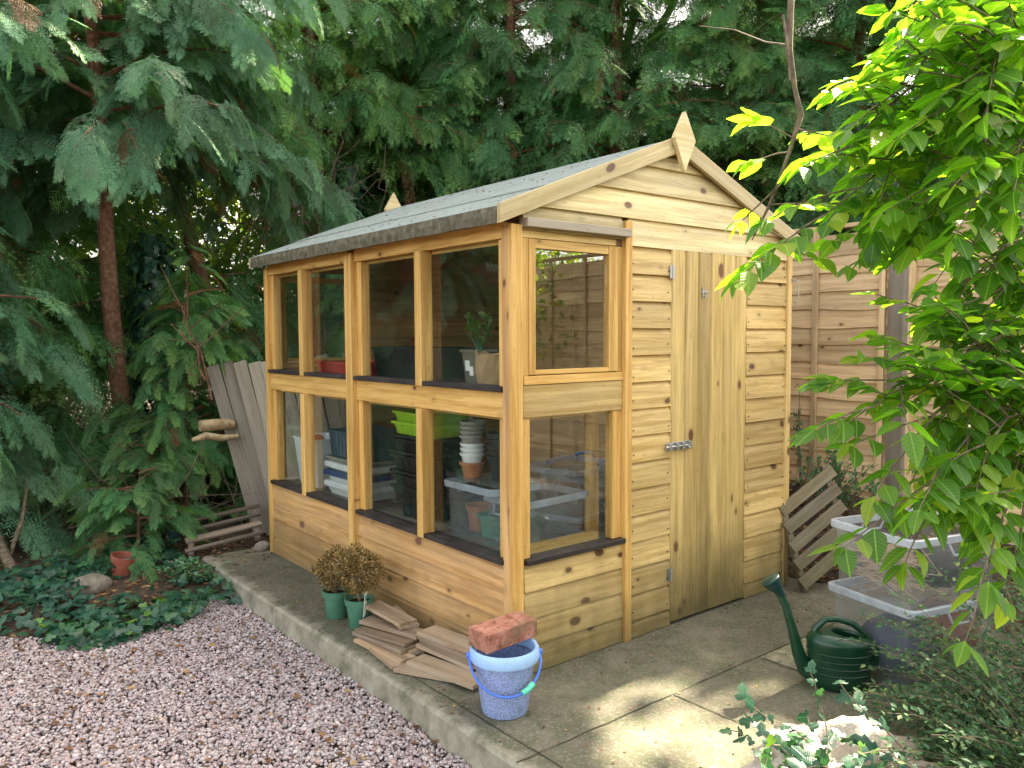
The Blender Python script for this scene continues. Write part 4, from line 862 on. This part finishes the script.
row = [(1.25, 5.8, 8.0, 2.0, 3.7, .10, (-1.7, 1.3), 'leaning conifer trunk behind the far end of the shed roof', 'conifer'),
       (2.15, 6.3, 8.5, 2.0, 3.5, .17, (.1, .1), 'thick-trunked conifer behind the far end of the roof', 'conifer'),
       (3.35, 6.2, 8.5, 2.1, 1.2, .13, (0, 0), 'conifer behind the left part of the roof ridge', 'conifer'),
       (4.25, 5.3, 8.2, 2.2, 1.0, .13, (0, 0), 'conifer behind the middle of the shed roof', 'conifer'),
       (5.1, 4.35, 8.4, 2.2, 1.0, .13, (0, 0), 'conifer behind the near gable peak', 'conifer'),
       (5.95, 3.3, 8.2, 2.2, 1.0, .13, (0, 0), 'conifer above the shed door side of the roof', 'conifer'),
       (6.7, 2.2, 8.0, 2.1, 1.0, .13, (0, 0), 'dark conifer beyond the fence panels', 'conifer'),
       (7.3, 1.0, 8.0, 2.1, 1.0, .13, (0, 0), 'conifer at the right behind the leafy shrub', 'conifer')]
def clone(src, x, y, rz, lab):
    r2 = src.copy(); COL.objects.link(r2); r2.location = (x, y, -.1); r2.rotation_euler.z = rz; r2['label'] = lab
    for ch in list(src.children): c = ch.copy(); COL.objects.link(c); c.parent = r2; c.matrix_parent_inverse = ch.matrix_parent_inverse.copy()
    return r2
GRP = 'conifers in the tall hedge behind the shed'; back = []
for i, (x, y, h, rd, zl, tr, ln, lab, mt) in enumerate(row):
    if i < 5: back.append(conifer('conifer', lab, (x, y, -.1), h, rd, tr, 95 if i < 2 else 165, SPR_LO, mt, 40+i, zl, ln, None, (.28, .52), .4, 17 if i < 2 else 20, 'bark_red', GRP, .5))
    else: back.append(clone(back[i-3], x, y, 1.9+i, lab)); back[-1].scale = (1, 1, .80)
# second row, shared crowns
for j, (x, y) in enumerate(((5.6, 7.4), (6.8, 5.9), (8.0, 4.4), (9.0, 2.6))):
    clone(back[2+j % 3], x, y, 1.3+j, ['rear conifer far behind the roof ridge', 'rear conifer far behind the gable peak', 'rear conifer beyond the fence behind the door side', 'rear conifer at the far right beyond the fence'][j])
for (x, y, j, lab) in ((4.0, 7.6, 3, 'rear conifer behind the left part of the roof'), (-.6, 8.2, 4, 'rear conifer far behind the red trunk'), (-3.2, 6.4, 3, 'rear conifer beyond the far left edge'), (-5.6, 8.0, 4, 'conifer far behind the left edge'), (5.8, 9.6, 2, 'distant conifer beyond the gable peak'), (7.8, 7.9, 3, 'distant conifer beyond the ridge'), (9.4, 6.2, 4, 'distant conifer beyond the door side'), (10.4, 4.4, 2, 'distant conifer beyond the fence'), (3.6, 9.4, 4, 'distant conifer beyond the roof middle')):
    clone(back[j], x, y, j*1.7+.4, lab)
# ------------------------------------------------------------------ broadleaf trees: sunlit ones beyond, off-frame canopies added on the right to block the sun
def broadleaf(name, lab, base, h, blobs, k, sz, mat, tr=.12, cut=None, seed=0, group=None, tm=LEAF_S):
    t = thing(name, lab, 'tree', base, group); b = Vr(base); m = MB(); top = b+Vr((0, 0, h*.6)); m.tube([b, b+Vr((.05, 0, h*.3)), top], [tr*1.2, tr, tr*.7], 10)
    for c, r in blobs: c = Vr(c); m.tube([top-Vr((0, 0, h*.15)), top.lerp(c, .5)+Vr((0, 0, .2)), c], [tr*.5, tr*.3, tr*.1], 7)
    pb('trunk', m, 'bark_grey', t); P = []
    tot = sum(r**2.5 for c, r in blobs)
    for c, r in blobs:
        n = int(k*r**2.5/tot); d = rdir(n); rad = r*RNG.random(n)**.42; q = d*rad[:, None]*np.array([1, 1, .8])
        P.append(q+np.array(c))
    P = np.concatenate(P)
    n = len(P); Dv = rdir(n)+np.array([0, 0, -.3]); Dv /= np.linalg.norm(Dv, axis=1, keepdims=True); zs_ = RNG.uniform(*sz, n)
    if cut is not None: ok = cut(P+Dv*zs_[:, None]*.5, zs_); P, Dv, zs_ = P[ok], Dv[ok], zs_[ok]
    n = len(P); leaves('crown', P, Dv, rdir(n)*.8+np.array([0, 0, 1]), zs_, mat, tm, t)
    return t
SPOTS = [((x, y, 0), r) for x, y, r in ((.43, -.435, .0), (.27, -.36, -.02), (.07, -.42, -.01), (-.01, -.62, .01), (.21, -.65, .03), (.10, -.88, .03), (.36, -.84, .03), (-.15, -.74, -.02), (.736, -.384, -.04), (.669, -.666, -.03), (.48, -.62, -.04))]
SUNNY = [(Vr((3.2, -3.6, 1.7)), 1.3), (D(930, 60, 1.8), 1.0), (D(820, 140, 1.75), .6), (D(1040, 160, 1.8), .8), (D(960, 260, 1.7), .16), (D(1000, 400, 1.7), .10), (D(880, 480, 1.5), .05), (D(600, 60, 8.5), .35), (D(420, 40, 8), .3), (D(830, 735, 2.1), .1), (D(60, 60, 5), .02), (D(40, 330, 4.6), .12), (D(480, 110, 8.3), .25)]
sdn = np.array(SD)
def cutter(P, sz):  # drops canopy leaves along sun rays, so chosen spots get sun patches
    ok = np.ones(len(P), bool)
    for c, r in SPOTS+SUNNY:
        w_ = P-np.array(c); d = np.linalg.norm(np.cross(w_, sdn), axis=1); ok &= d > r+.02+.38*sz
    return ok
CAN = [((7.2, -.6, 0), 11, [((5.4, 0.2, 9.0), 2.4), ((7.4, -1.5, 9.0), 2.5), ((8.2, .8, 9.8), 2.7), ((7.8, 2.3, 11.2), 2.5)]),
       ((8.6, 4.6, 0), 12, [((6.0, 3.4, 9.9), 2.7), ((8.6, 3.9, 10.2), 2.9), ((11.0, 3.2, 9.8), 2.8), ((7.0, 6.2, 9.8), 2.8)]),
       ((9.5, 8.8, 0), 12, [((9.2, 7.5, 10), 2.9), ((6.8, 9.0, 9.9), 2.8), ((9.4, 10.3, 10), 2.8), ((11.5, 7.0, 9.8), 2.6)])]
for (b_, h_, bl), lb in zip(CAN, ('tall broadleaf tree outside the picture to the right', 'unseen tall broadleaf tree beyond the right fence', 'unseen tall broadleaf tree beyond the hedge')):
    bl = [((c[0]+.1, c[1]-1.35, c[2]), r) for c, r in bl]; broadleaf('broadleaf_tree', lb, b_, h_, bl, 17000, (.20, .32), 'canopy_leaf', .2, cutter, group='tall trees shading the garden')
broadleaf('broadleaf_tree', 'sunlit yellow-green tree glimpsed through the gaps far behind the leaning trunk', (1.2, 10.8, 0), 4.5, [((.2, 10.4, 1.8), 1.7), ((1.8, 10.6, 2.4), 1.9), ((3.2, 10.2, 1.6), 1.6), ((.8, 11, 3.8), 1.6), ((2.5, 10.4, 3.6), 1.7), ((1.2, 10.6, 5.2), 1.7), ((2.4, 11.4, 5.2), 2.0), ((-.2, 11.6, 6.2), 2.2), ((-2.6, 11.4, 4.2), 2.4), ((1.4, 12, 8), 2.2)], 38000, (.10, .19), 'sunny_leaf', .1)
broadleaf('broadleaf_tree', 'sunlit yellow-green tree glimpsed far behind the thick-trunked conifer', (4.5, 10.0, 0), 4.5, [((4.6, 9.8, 2.0), 1.8), ((5.6, 9.2, 3.4), 1.6), ((-1.6, 9.8, 1.8), 1.8)], 9000, (.08, .15), 'sunny_leaf', .1)
broadleaf('broadleaf_tree', 'leafy bush behind the viewer, mirrored in the shed panes', (2.9, -3.6, 0), 2.6, [((2.6, -3.4, 1.5), .9), ((3.6, -3.9, 1.9), 1.0), ((2.9, -4.6, 1.4), 1.0), ((4.2, -2.9, 1.6), .8)], 9000, (.05, .09), 'sunny_leaf', .05)
# ivy clad stump between the conifers
def climbing(lab, p0, p1, r, k, seed):
    t = thing('climbing_ivy', lab, 'ivy', p0); m = MB(); p0, p1 = Vr(p0), Vr(p1); m.tube([p0, p0.lerp(p1, .5)+Vr((.05, 0, 0)), p1], [.07, .06, .03], 8); pb('stem', m, 'bark_grey', t)
    f = RNG.random(k); a = RNG.uniform(0, 2*PI, k); rr = r*RNG.uniform(.5, 1.1, k)*(1-.4*f); P = np.array(p0)+(np.array(p1)-np.array(p0))*f[:, None]+np.stack([np.cos(a)*rr, np.sin(a)*rr, RNG.normal(0, .05, k)], 1)
    Dn = np.stack([np.cos(a)*.3, np.sin(a)*.3, -np.ones(k)], 1)+rdir(k)*.4; Nn = np.stack([np.cos(a), np.sin(a), .5*np.ones(k)], 1)+rdir(k)*.35
    leaves('foliage', P, Dn, Nn, RNG.uniform(.05, .09, k), 'ivy_leaf', LEAF_I, t, RNG.uniform(0, .9, k))
climbing('dark ivy column climbing behind the low conifers at the left', D(168, 520, 7.0), D(150, 240, 7.2), .32, 1500, 1)
climbing('dark ivy on the thick conifer trunk behind the far roof end', D(345, 300, 8.9), D(350, 170, 9.), .25, 700, 2)
# small leaning trunk at the left edge
t = thing('sapling', 'slim leaning trunk rising out of the ivy at the far left edge', 'tree', G(26, 600, -.1)); b = G(27, 600, -.12); m = MB()
m.tube([b, b+(D(0, 545, 4.85)-b)*1.0, D(-30, 480, 4.8), D(-60, 380, 4.9)], [.034, .028, .024, .018], 10); m.tube([D(8, 560, 4.87), D(22, 520, 4.9), D(30, 470, 5.0)], [.014, .012, .006], 7); pb('trunk', m, 'bark_grey', t)
P = [D(-60, 380, 4.9)+Vr(rdir(1)[0])*.35 for _ in range(160)]; leaves('crown', P, rdir(160), rdir(160)+np.array([0, 0, 1]), RNG.uniform(.05, .08, 160), 'ivy_leaf', LEAF, t)
# bare tangled stems
def stems(name, lab, segs, rad, mat='bark_grey', cat='branch', seed=0, wob=.05):
    rr = random.Random(seed); m = MB()
    for a, b in segs:
        pts = [a.lerp(b, i/6)+Vr((rr.gauss(0, wob), rr.gauss(0, wob), rr.gauss(0, wob)))*(1 if 0 < i else 0) for i in range(7)]; m.tube(pts, [rad*(1-.12*i) for i in range(7)], 6, False)
        for q in range(3):
            p = pts[1+q]; m.tube([p, p+Vr((rr.gauss(0, .12), rr.gauss(0, .12), rr.gauss(.1, .12))), p+Vr((rr.gauss(0, .3), rr.gauss(0, .3), rr.gauss(.15, .2)))], [rad*.5, rad*.35, rad*.15], 5, False)
    return tag(m.build(name, mat), lab, cat)
rr = random.Random(5)
stems('bramble', 'tangle of thin bare stems at the foot of the left conifers', [(D(rr.uniform(10, 230), rr.uniform(520, 570), 5.2+rr.random()), D(rr.uniform(10, 250), rr.uniform(420, 500), 5.2+rr.random())) for _ in range(26)], .006, seed=1)
stems('bramble', 'tangle of bare twigs among the trunks left of the shed roof', [(D(rr.uniform(190, 400), rr.uniform(200, 270), 7.6+rr.random()), D(rr.uniform(190, 400), rr.uniform(90, 200), 7.6+rr.random())) for _ in range(24)], .009, seed=2)
stems('bramble_cane', 'long reddish climbing stem arching above the palings', [(D(212, 400, 5.3), D(165, 265, 5.6)), (D(205, 380, 5.3), D(182, 300, 5.5))], .009, 'bark_red', seed=3, wob=.02)
# ------------------------------------------------------------------ ground cover and litter
def bed_edge(x): return 2.0+.18*math.sin(x*2.1)+.07*math.sin(x*7)
P = scatter_px(6000, lambda x, y: seen(x, y, .1) and y > bed_edge(x)+.07+.18*(math.sin(x*5)*.5) and (y < 3.3+x*.2) and not (-1.05 < x < -.62 and 2.15 < y < 2.6) and x < -.42+.0*y and random.random() < .42+.5*math.sin(x*3+y*2)**2, -2.6, -.35, 1.75, 4.2)
P2 = scatter_px(800, lambda x, y: abs(y-bed_edge(x)-.0) < .16 and (-1.15 < x < -.6 or -1.3 < x < -1.15), -1.4, -.55, 1.6, 2.3); P = np.vstack([P, P2]); k = len(P)
z = np.array([max(bedh(x, y), GZ) for x, y in P])+RNG.uniform(.01, .075, k)
leaves('ivy_cover', np.column_stack([P, z]), rdir(k)*np.array([1, 1, .3]), rdir(k)*.45+np.array([-.2, -.3, 1]), RNG.uniform(.035, .07, k), 'ivy_leaf', LEAF_I, None, np.clip(RNG.random(k)*.85+.15*(P[:, 1] < 2.1), 0, 1)); o = COL.objects[-1]; tag(o, 'dark green ivy covering the soil bed beyond the gravel', 'ivy', kind='stuff')
Ls = [scatter_px(2600, lambda x, y: True, 1.86, 2.78, -1.2, 1.6), scatter_px(2600, lambda x, y: random.random() < (.12 if x < 1.3 else .5)+(.6 if y > -.1 else 0), -.3, 1.9, -1.4, -.03), scatter_px(800, lambda x, y: seen(x, y), -2.2, -.4, -1.6, 2.2), scatter_px(700, lambda x, y: True, -.6, .1, 2.2, 3.1), scatter_px(1200, lambda x, y: seen(x, y), -2, -.5, 2.1, 3.4), scatter_px(260, lambda x, y: True, -.37, -.05, -.4, 2.3)]
zs = [np.array([bank(x, y) for x, y in Ls[0]]), np.zeros(len(Ls[1]))-.003, np.zeros(len(Ls[2]))+GZ+.012, np.array([max(bedh(x, y), -.01 if (x > -.36 and y < 2.53) else -9) for x, y in Ls[3]]), np.array([bedh(x, y) for x, y in Ls[4]]), np.zeros(len(Ls[5]))-.003]
Ls.append(scatter_px(260, lambda x, y: True, -.07, .9, 0, 2.36)); zs.append(ez+SLOPE*(Ls[-1][:, 0]-ex)-.001)
P = np.vstack(Ls); z = np.concatenate(zs)+.004; k = len(P); sz = np.concatenate([RNG.uniform(.02, .05, len(Ls[0])), RNG.uniform(.005, .016, len(Ls[1])), RNG.uniform(.015, .035, len(Ls[2])), RNG.uniform(.02, .045, len(Ls[3])), RNG.uniform(.02, .05, len(Ls[4])), RNG.uniform(.005, .018, len(Ls[5])), RNG.uniform(.006, .020, len(Ls[6]))])
leaves('leaf_litter', np.column_stack([P, z]), rdir(k)*np.array([1, 1, .15]), rdir(k)*.3+np.column_stack([-.39*((P[:, 0] > -.08) & (P[:, 0] < .905) & (P[:, 1] > -.0) & (z > 1.5)), np.zeros(k), np.ones(k)]), sz, 'litter', [LEAF[0], LEAF[2]]); tag(COL.objects[-1], 'brown fallen leaves and crumbs scattered over slab, gravel and bank', 'leaf litter', kind='stuff')
# young evergreen sprigs behind the pallet
def bushlet(lab, c, r, k, sz, mat, tm=LEAF_S, hgt=1., nst=10, name='shrub', zc=.0):
    t = thing(name, lab, 'shrub', c); m = MB(); P, Dn = [], []
    for i in range(nst):
        a = random.uniform(0, 2*PI); e = random.random(); tip = Vr(c)+Vr((r*e*math.cos(a), r*e*math.sin(a), hgt*random.uniform(.5, 1))); mid = Vr(c).lerp(tip, .5)+Vr((random.gauss(0, .04), random.gauss(0, .04), .04)); m.tube([Vr(c), mid, tip], [.005, .004, .0015], 5, False)
        for j in range(k//nst): f = random.uniform(.15, 1); p = (Vr(c).lerp(mid, f*2) if f < .5 else mid.lerp(tip, f*2-1)); P.append(p+Vr(rdir(1)[0])*.02); Dn.append(np.array(tip-mid)*1.5/max(.05, (tip-mid).length)+rdir(1)[0])
    pb('stem', m, 'bark_grey', t); n = len(P); leaves('foliage', P, Dn, rdir(n)*.6+np.array([0, 0, 1]), RNG.uniform(*sz, n), mat, tm, t)
    return t
bushlet('small dark evergreen sprigs growing behind the pallet at the fence foot', (2.45, .05, .25), .28, 900, (.02, .04), 'ivy_leaf', hgt=.42, nst=24)
bushlet('thin upright sprig against the fence beyond the shed corner', (2.7, .42, .3), .06, 160, (.018, .03), 'ivy_leaf', hgt=.75, nst=4)
bushlet('bright green seedlings at the corner between slab and soil bed', (-.52, 2.35, -.1), .22, 500, (.02, .045), 'ivy_leaf', hgt=.12, nst=26)
# ------------------------------------------------------------------ leafy shrub overhanging from the right
t = thing('leafy_shrub', 'large broad-leaved shrub hanging in from the right, sunlit yellow-green above and darker below', 'shrub', (.9, -2.0, -.1)); m = MB(); P, Dn, Nn, Sz, Ti = [], [], [], [], []
rr = random.Random(9)
def twig(p, d, L, lf=(.036, .066)):
    d = d.normalized(); n = max(3, int(L/.032)); q = p.copy(); pts = [q.copy()]; side = d.cross(Vr((0, 0, 1))).normalized()
    for i in range(n):
        d = (d+Vr((rr.gauss(0, .06), rr.gauss(0, .06), -.045+rr.gauss(0, .05)))).normalized(); q = q+d*(L/n); pts.append(q.copy())
        if i < 1: continue
        for sg in (1, -1):
            if rr.random() < .12: continue
            v = d*.75+side*sg*rr.uniform(.6, 1.1)+Vr((0, 0, -rr.uniform(-.05, .45))); P.append(q+v.normalized()*.008); Dn.append(v); Nn.append(Vr((rr.gauss(0, .3), rr.gauss(0, .3), 1))+side*sg*.3); Sz.append(rr.uniform(*lf)*(.75+.4*math.sin(PI*i/n))); Ti.append(rr.random())
    P.append(q); Dn.append(d+Vr((0, 0, -.25))); Nn.append(Vr((rr.gauss(0, .3), rr.gauss(0, .3), 1))); Sz.append(rr.uniform(*lf)*1.05); Ti.append(rr.random())
    m.tube(pts, [.0022*(1-.6*i/len(pts)) for i in range(len(pts))], 5, False)
BR = [(1060, -110, 2.0, 930, -20, 1.75, 1), (1060, -60, 2.0, 925, 30, 1.7, 1), (1060, -20, 1.9, 905, 80, 1.6, 1), (1060, 20, 2.1, 910, 100, 1.9, 1), (1060, 50, 2.0, 850, 140, 1.6, 1), (1060, 80, 2.1, 880, 172, 1.8, 1), (1060, 110, 1.9, 830, 212, 1.6, 1), (1060, 130, 2.0, 880, 215, 1.8, 0.9), (1060, 160, 1.9, 905, 240, 1.7, 0.8), (1060, 60, 1.7, 950, 100, 1.5, 1), (1060, 200, 2.0, 950, 250, 1.9, 0.5), (1060, -80, 1.7, 1000, 20, 1.6, 1), (1080, 290, 2.0, 955, 265, 1.8, 0.55), (1080, 330, 2.0, 980, 315, 1.8, 0.4), (1080, 340, 1.9, 915, 375, 1.65, 0.7), (1070, 350, 1.8, 880, 405, 1.5, 1), (1070, 380, 1.8, 910, 430, 1.5, 1), (1070, 380, 1.8, 930, 480, 1.45, 0.9), (1070, 410, 1.8, 960, 500, 1.5, 0.9), (1060, 430, 1.7, 1000, 520, 1.45, 0.8), (1070, 300, 1.9, 1000, 330, 1.7, 0.5), (1060, 20, 1.6, 1000, 60, 1.5, 1), (1060, 120, 1.6, 1000, 180, 1.5, 0.8), (1060, 220, 1.8, 990, 240, 1.6, 0.5)]
BR += [(1080, 240, 1.9, 960, 285, 1.7, .8), (1080, 270, 1.8, 985, 300, 1.65, .9), (1080, 330, 1.7, 960, 370, 1.55, .9), (1080, 400, 1.7, 985, 440, 1.5, 1), (1080, 470, 1.7, 1010, 500, 1.5, .9), (1060, -40, 1.8, 960, 60, 1.65, 1), (1060, 60, 1.9, 900, 150, 1.7, 1), (1060, 140, 1.75, 940, 190, 1.6, 1)]
hub = Vr((1.15, -1.95, .9)); 
for (x0, y0_, t0, x1, y1_, t1, den) in BR:
    a, b = D(x0, y0_, t0), D(x1, y1_, t1); L = (b-a).length; n = 9; c = []
    for i in range(n+1):
        f = i/n; q = a.lerp(b, f)+Vr((0, 0, .10*L*math.sin(PI*f)))+Vr((rr.gauss(0, .008), rr.gauss(0, .008), rr.gauss(0, .006))); c.append(q)
    m.tube([hub-Vr((0, 0, .3))]+c, [.010]+[.0055*(1-.75*i/n) for i in range(n+1)], 6, False)
    d0 = (b-a).normalized()
    for i in range(n+1):
        for s_ in range(2 if i < n else 1):
            if rr.random() > den*.82: continue
            sd = 1 if (i+s_) % 2 else -1; pd = (U*rr.uniform(.2, 1)*sd+FW*rr.gauss(0, .5)); dd = d0*rr.uniform(.5, 1.1)+pd*.75 if i < n else d0
            twig(c[i], dd, rr.uniform(.12, .26)*(1 if i else 1))
TI = np.array(Ti); P = np.array([tuple(p) for p in P]); 
m.tube([Vr((1.25, -2.05, -.1)), Vr((1.2, -2.0, .4)), hub, Vr((1.1, -1.9, 1.6))], [.03, .026, .022, .014], 10)
pb('stem', m, 'bark_grey', t); leaves('foliage', P, [tuple(v) for v in Dn], [tuple(v) for v in Nn], Sz, 'shrub_leaf', LEAF, t, TI, True)
# bare twig with a few bright leaves, hanging from above
t = thing('hanging_branch', 'bare grey-brown twig hanging beside the gable with a few bright yellow-green leaves', 'branch', D(790, -60, 1.75)); m = MB(); pts = [D(*q) for q in ((782, -60, 1.75), (791, 0, 1.72), (789, 50, 1.7), (795, 90, 1.7), (801, 115, 1.7), (790, 150, 1.7), (778, 185, 1.72), (766, 212, 1.75), (752, 240, 1.78))]
m.tube(pts, [.0075, .007, .0075, .005, .006, .0045, .004, .003, .0015], 8); m.tube([D(787, 45, 1.7), D(765, 42, 1.75), D(735, 30, 1.8), D(700, 26, 1.85)], [.0025, .002, .0015, .001], 5); m.tube([D(783, 15, 1.7), D(788, 45, 1.68), D(790, 80, 1.68)], [.003, .0035, .002], 5)
P, Dn, Nn, Sz, Ti = [], [], [], [], []
twig(D(797, 140, 1.68), -R*.8+U*.45, .09, (.05, .065)); twig(D(790, 152, 1.7), -R*.8-U*.05, .08, (.045, .06)); twig(D(793, 128, 1.7), R*.7-U*.1, .17, (.06, .08)); twig(D(775, 190, 1.72), -R*.2-U*.2+FW*.3, .10); twig(D(768, 205, 1.74), R*.8+U*.1, .16); twig(D(760, 225, 1.76), R*.6-U*.3, .14)
pb('stem', m, 'bark_grey', t); leaves('foliage', [tuple(p) for p in P], [tuple(v) for v in Dn], [tuple(v) for v in Nn], Sz, 'shrub_leaf', LEAF, t, np.clip(np.array(Ti)*.4+.6, 0, 1), True)
# ------------------------------------------------------------------ small-leaved shrub, lower right
t = thing('small_leaved_shrub', 'dense arching mound of tiny grey-green leaves filling the lower right corner', 'shrub', (.9, -1.9, -.05)); m = MB(); P, Dn, Nn, Sz = [], [], [], []
c0 = G(1130, 850, -.02)
for i in range(620):
    a = rr.uniform(0, 2*PI); e = rr.random()**.6; base = c0+Vr((.25*e*math.cos(a), .25*e*math.sin(a), 0))+R*.0; el = rr.uniform(.5, 1.25); L = rr.uniform(.50, .96)*(1-.36*max(0, -(math.cos(a)*R.x+math.sin(a)*R.y)))
    d = Vr((math.cos(a)*math.cos(el), math.sin(a)*math.cos(el), math.sin(el))); q = base; pts = [q]; n = 9
    for k in range(n): d = (d+Vr((rr.gauss(0, .07), rr.gauss(0, .07), -.055-.022*k))).normalized(); q = q+d*L/n; pts.append(q)
    m.tube(pts, [.003*(1-.08*k) for k in range(n+1)], 4, False)
    side = d.cross(Vr((0, 0, 1))).normalized()
    for k in range(84):
        f = (.2+.8*k/84)*.98; u = f*n; j = min(int(u), n-1); p = pts[j].lerp(pts[j+1], u-j); dd = (pts[j+1]-pts[j]).normalized(); sg = 1 if k % 2 else -1
        P.append(tuple(p+Vr((rr.gauss(0, .009), rr.gauss(0, .009), rr.gauss(0, .009))))); Dn.append(tuple(dd*.6+side*sg+Vr((0, 0, rr.gauss(.1, .35))))); Nn.append((rr.gauss(0, .5), rr.gauss(0, .5), 1)); Sz.append(rr.uniform(.016, .027))
pb('stem', m, 'bark_grey', t); print('tiny', len(P)); n = len(P); leaves('foliage', P, Dn, Nn, Sz, 'tiny_leaf', LEAF_S, t, RNG.random(n)**1.3)
# pale sack edge with trailing ivy at the bottom
sc = G(800, 800, 0); lump('compost_sack', 'sack', 'pale crumpled sack under trailing ivy at the bottom edge of the picture', 'sack', tuple(D(835, 800, 2.2)), (.25, .16, .20), 8, -.6, 5, .34, 2.3)
t = thing('ivy_plant', 'trailing ivy with a few bright leaves spread over the pale sack', 'ivy', D(850, 780, 2.1)); m = MB(); P, Dn, Nn = [], [], []
for i in range(30):
    a = D(rr.uniform(770, 920), rr.uniform(745, 790), rr.uniform(1.98, 2.05)); q = a; pts = [q]; d = (-R*rr.uniform(-.4, 1)+U*rr.uniform(-.3, .35)+FW*rr.uniform(-.4, .4)).normalized()
    for k in range(7):
        d = (d+Vr((rr.gauss(0, .25), rr.gauss(0, .25), rr.gauss(-.05, .2)))).normalized(); q = q+d*.03; pts.append(q); P.append(tuple(q)); Dn.append(tuple(d+Vr(rdir(1)[0]))); Nn.append(tuple(-FW*.6+Vr((0, 0, .9))+Vr(rdir(1)[0])*.5))
    m.tube(pts, .0016, 4, False)
pb('stem', m, 'bark_grey', t); leaves('foliage', P, Dn, Nn, RNG.uniform(.024, .05, len(P)), 'ivy_leaf', LEAF_I, t)
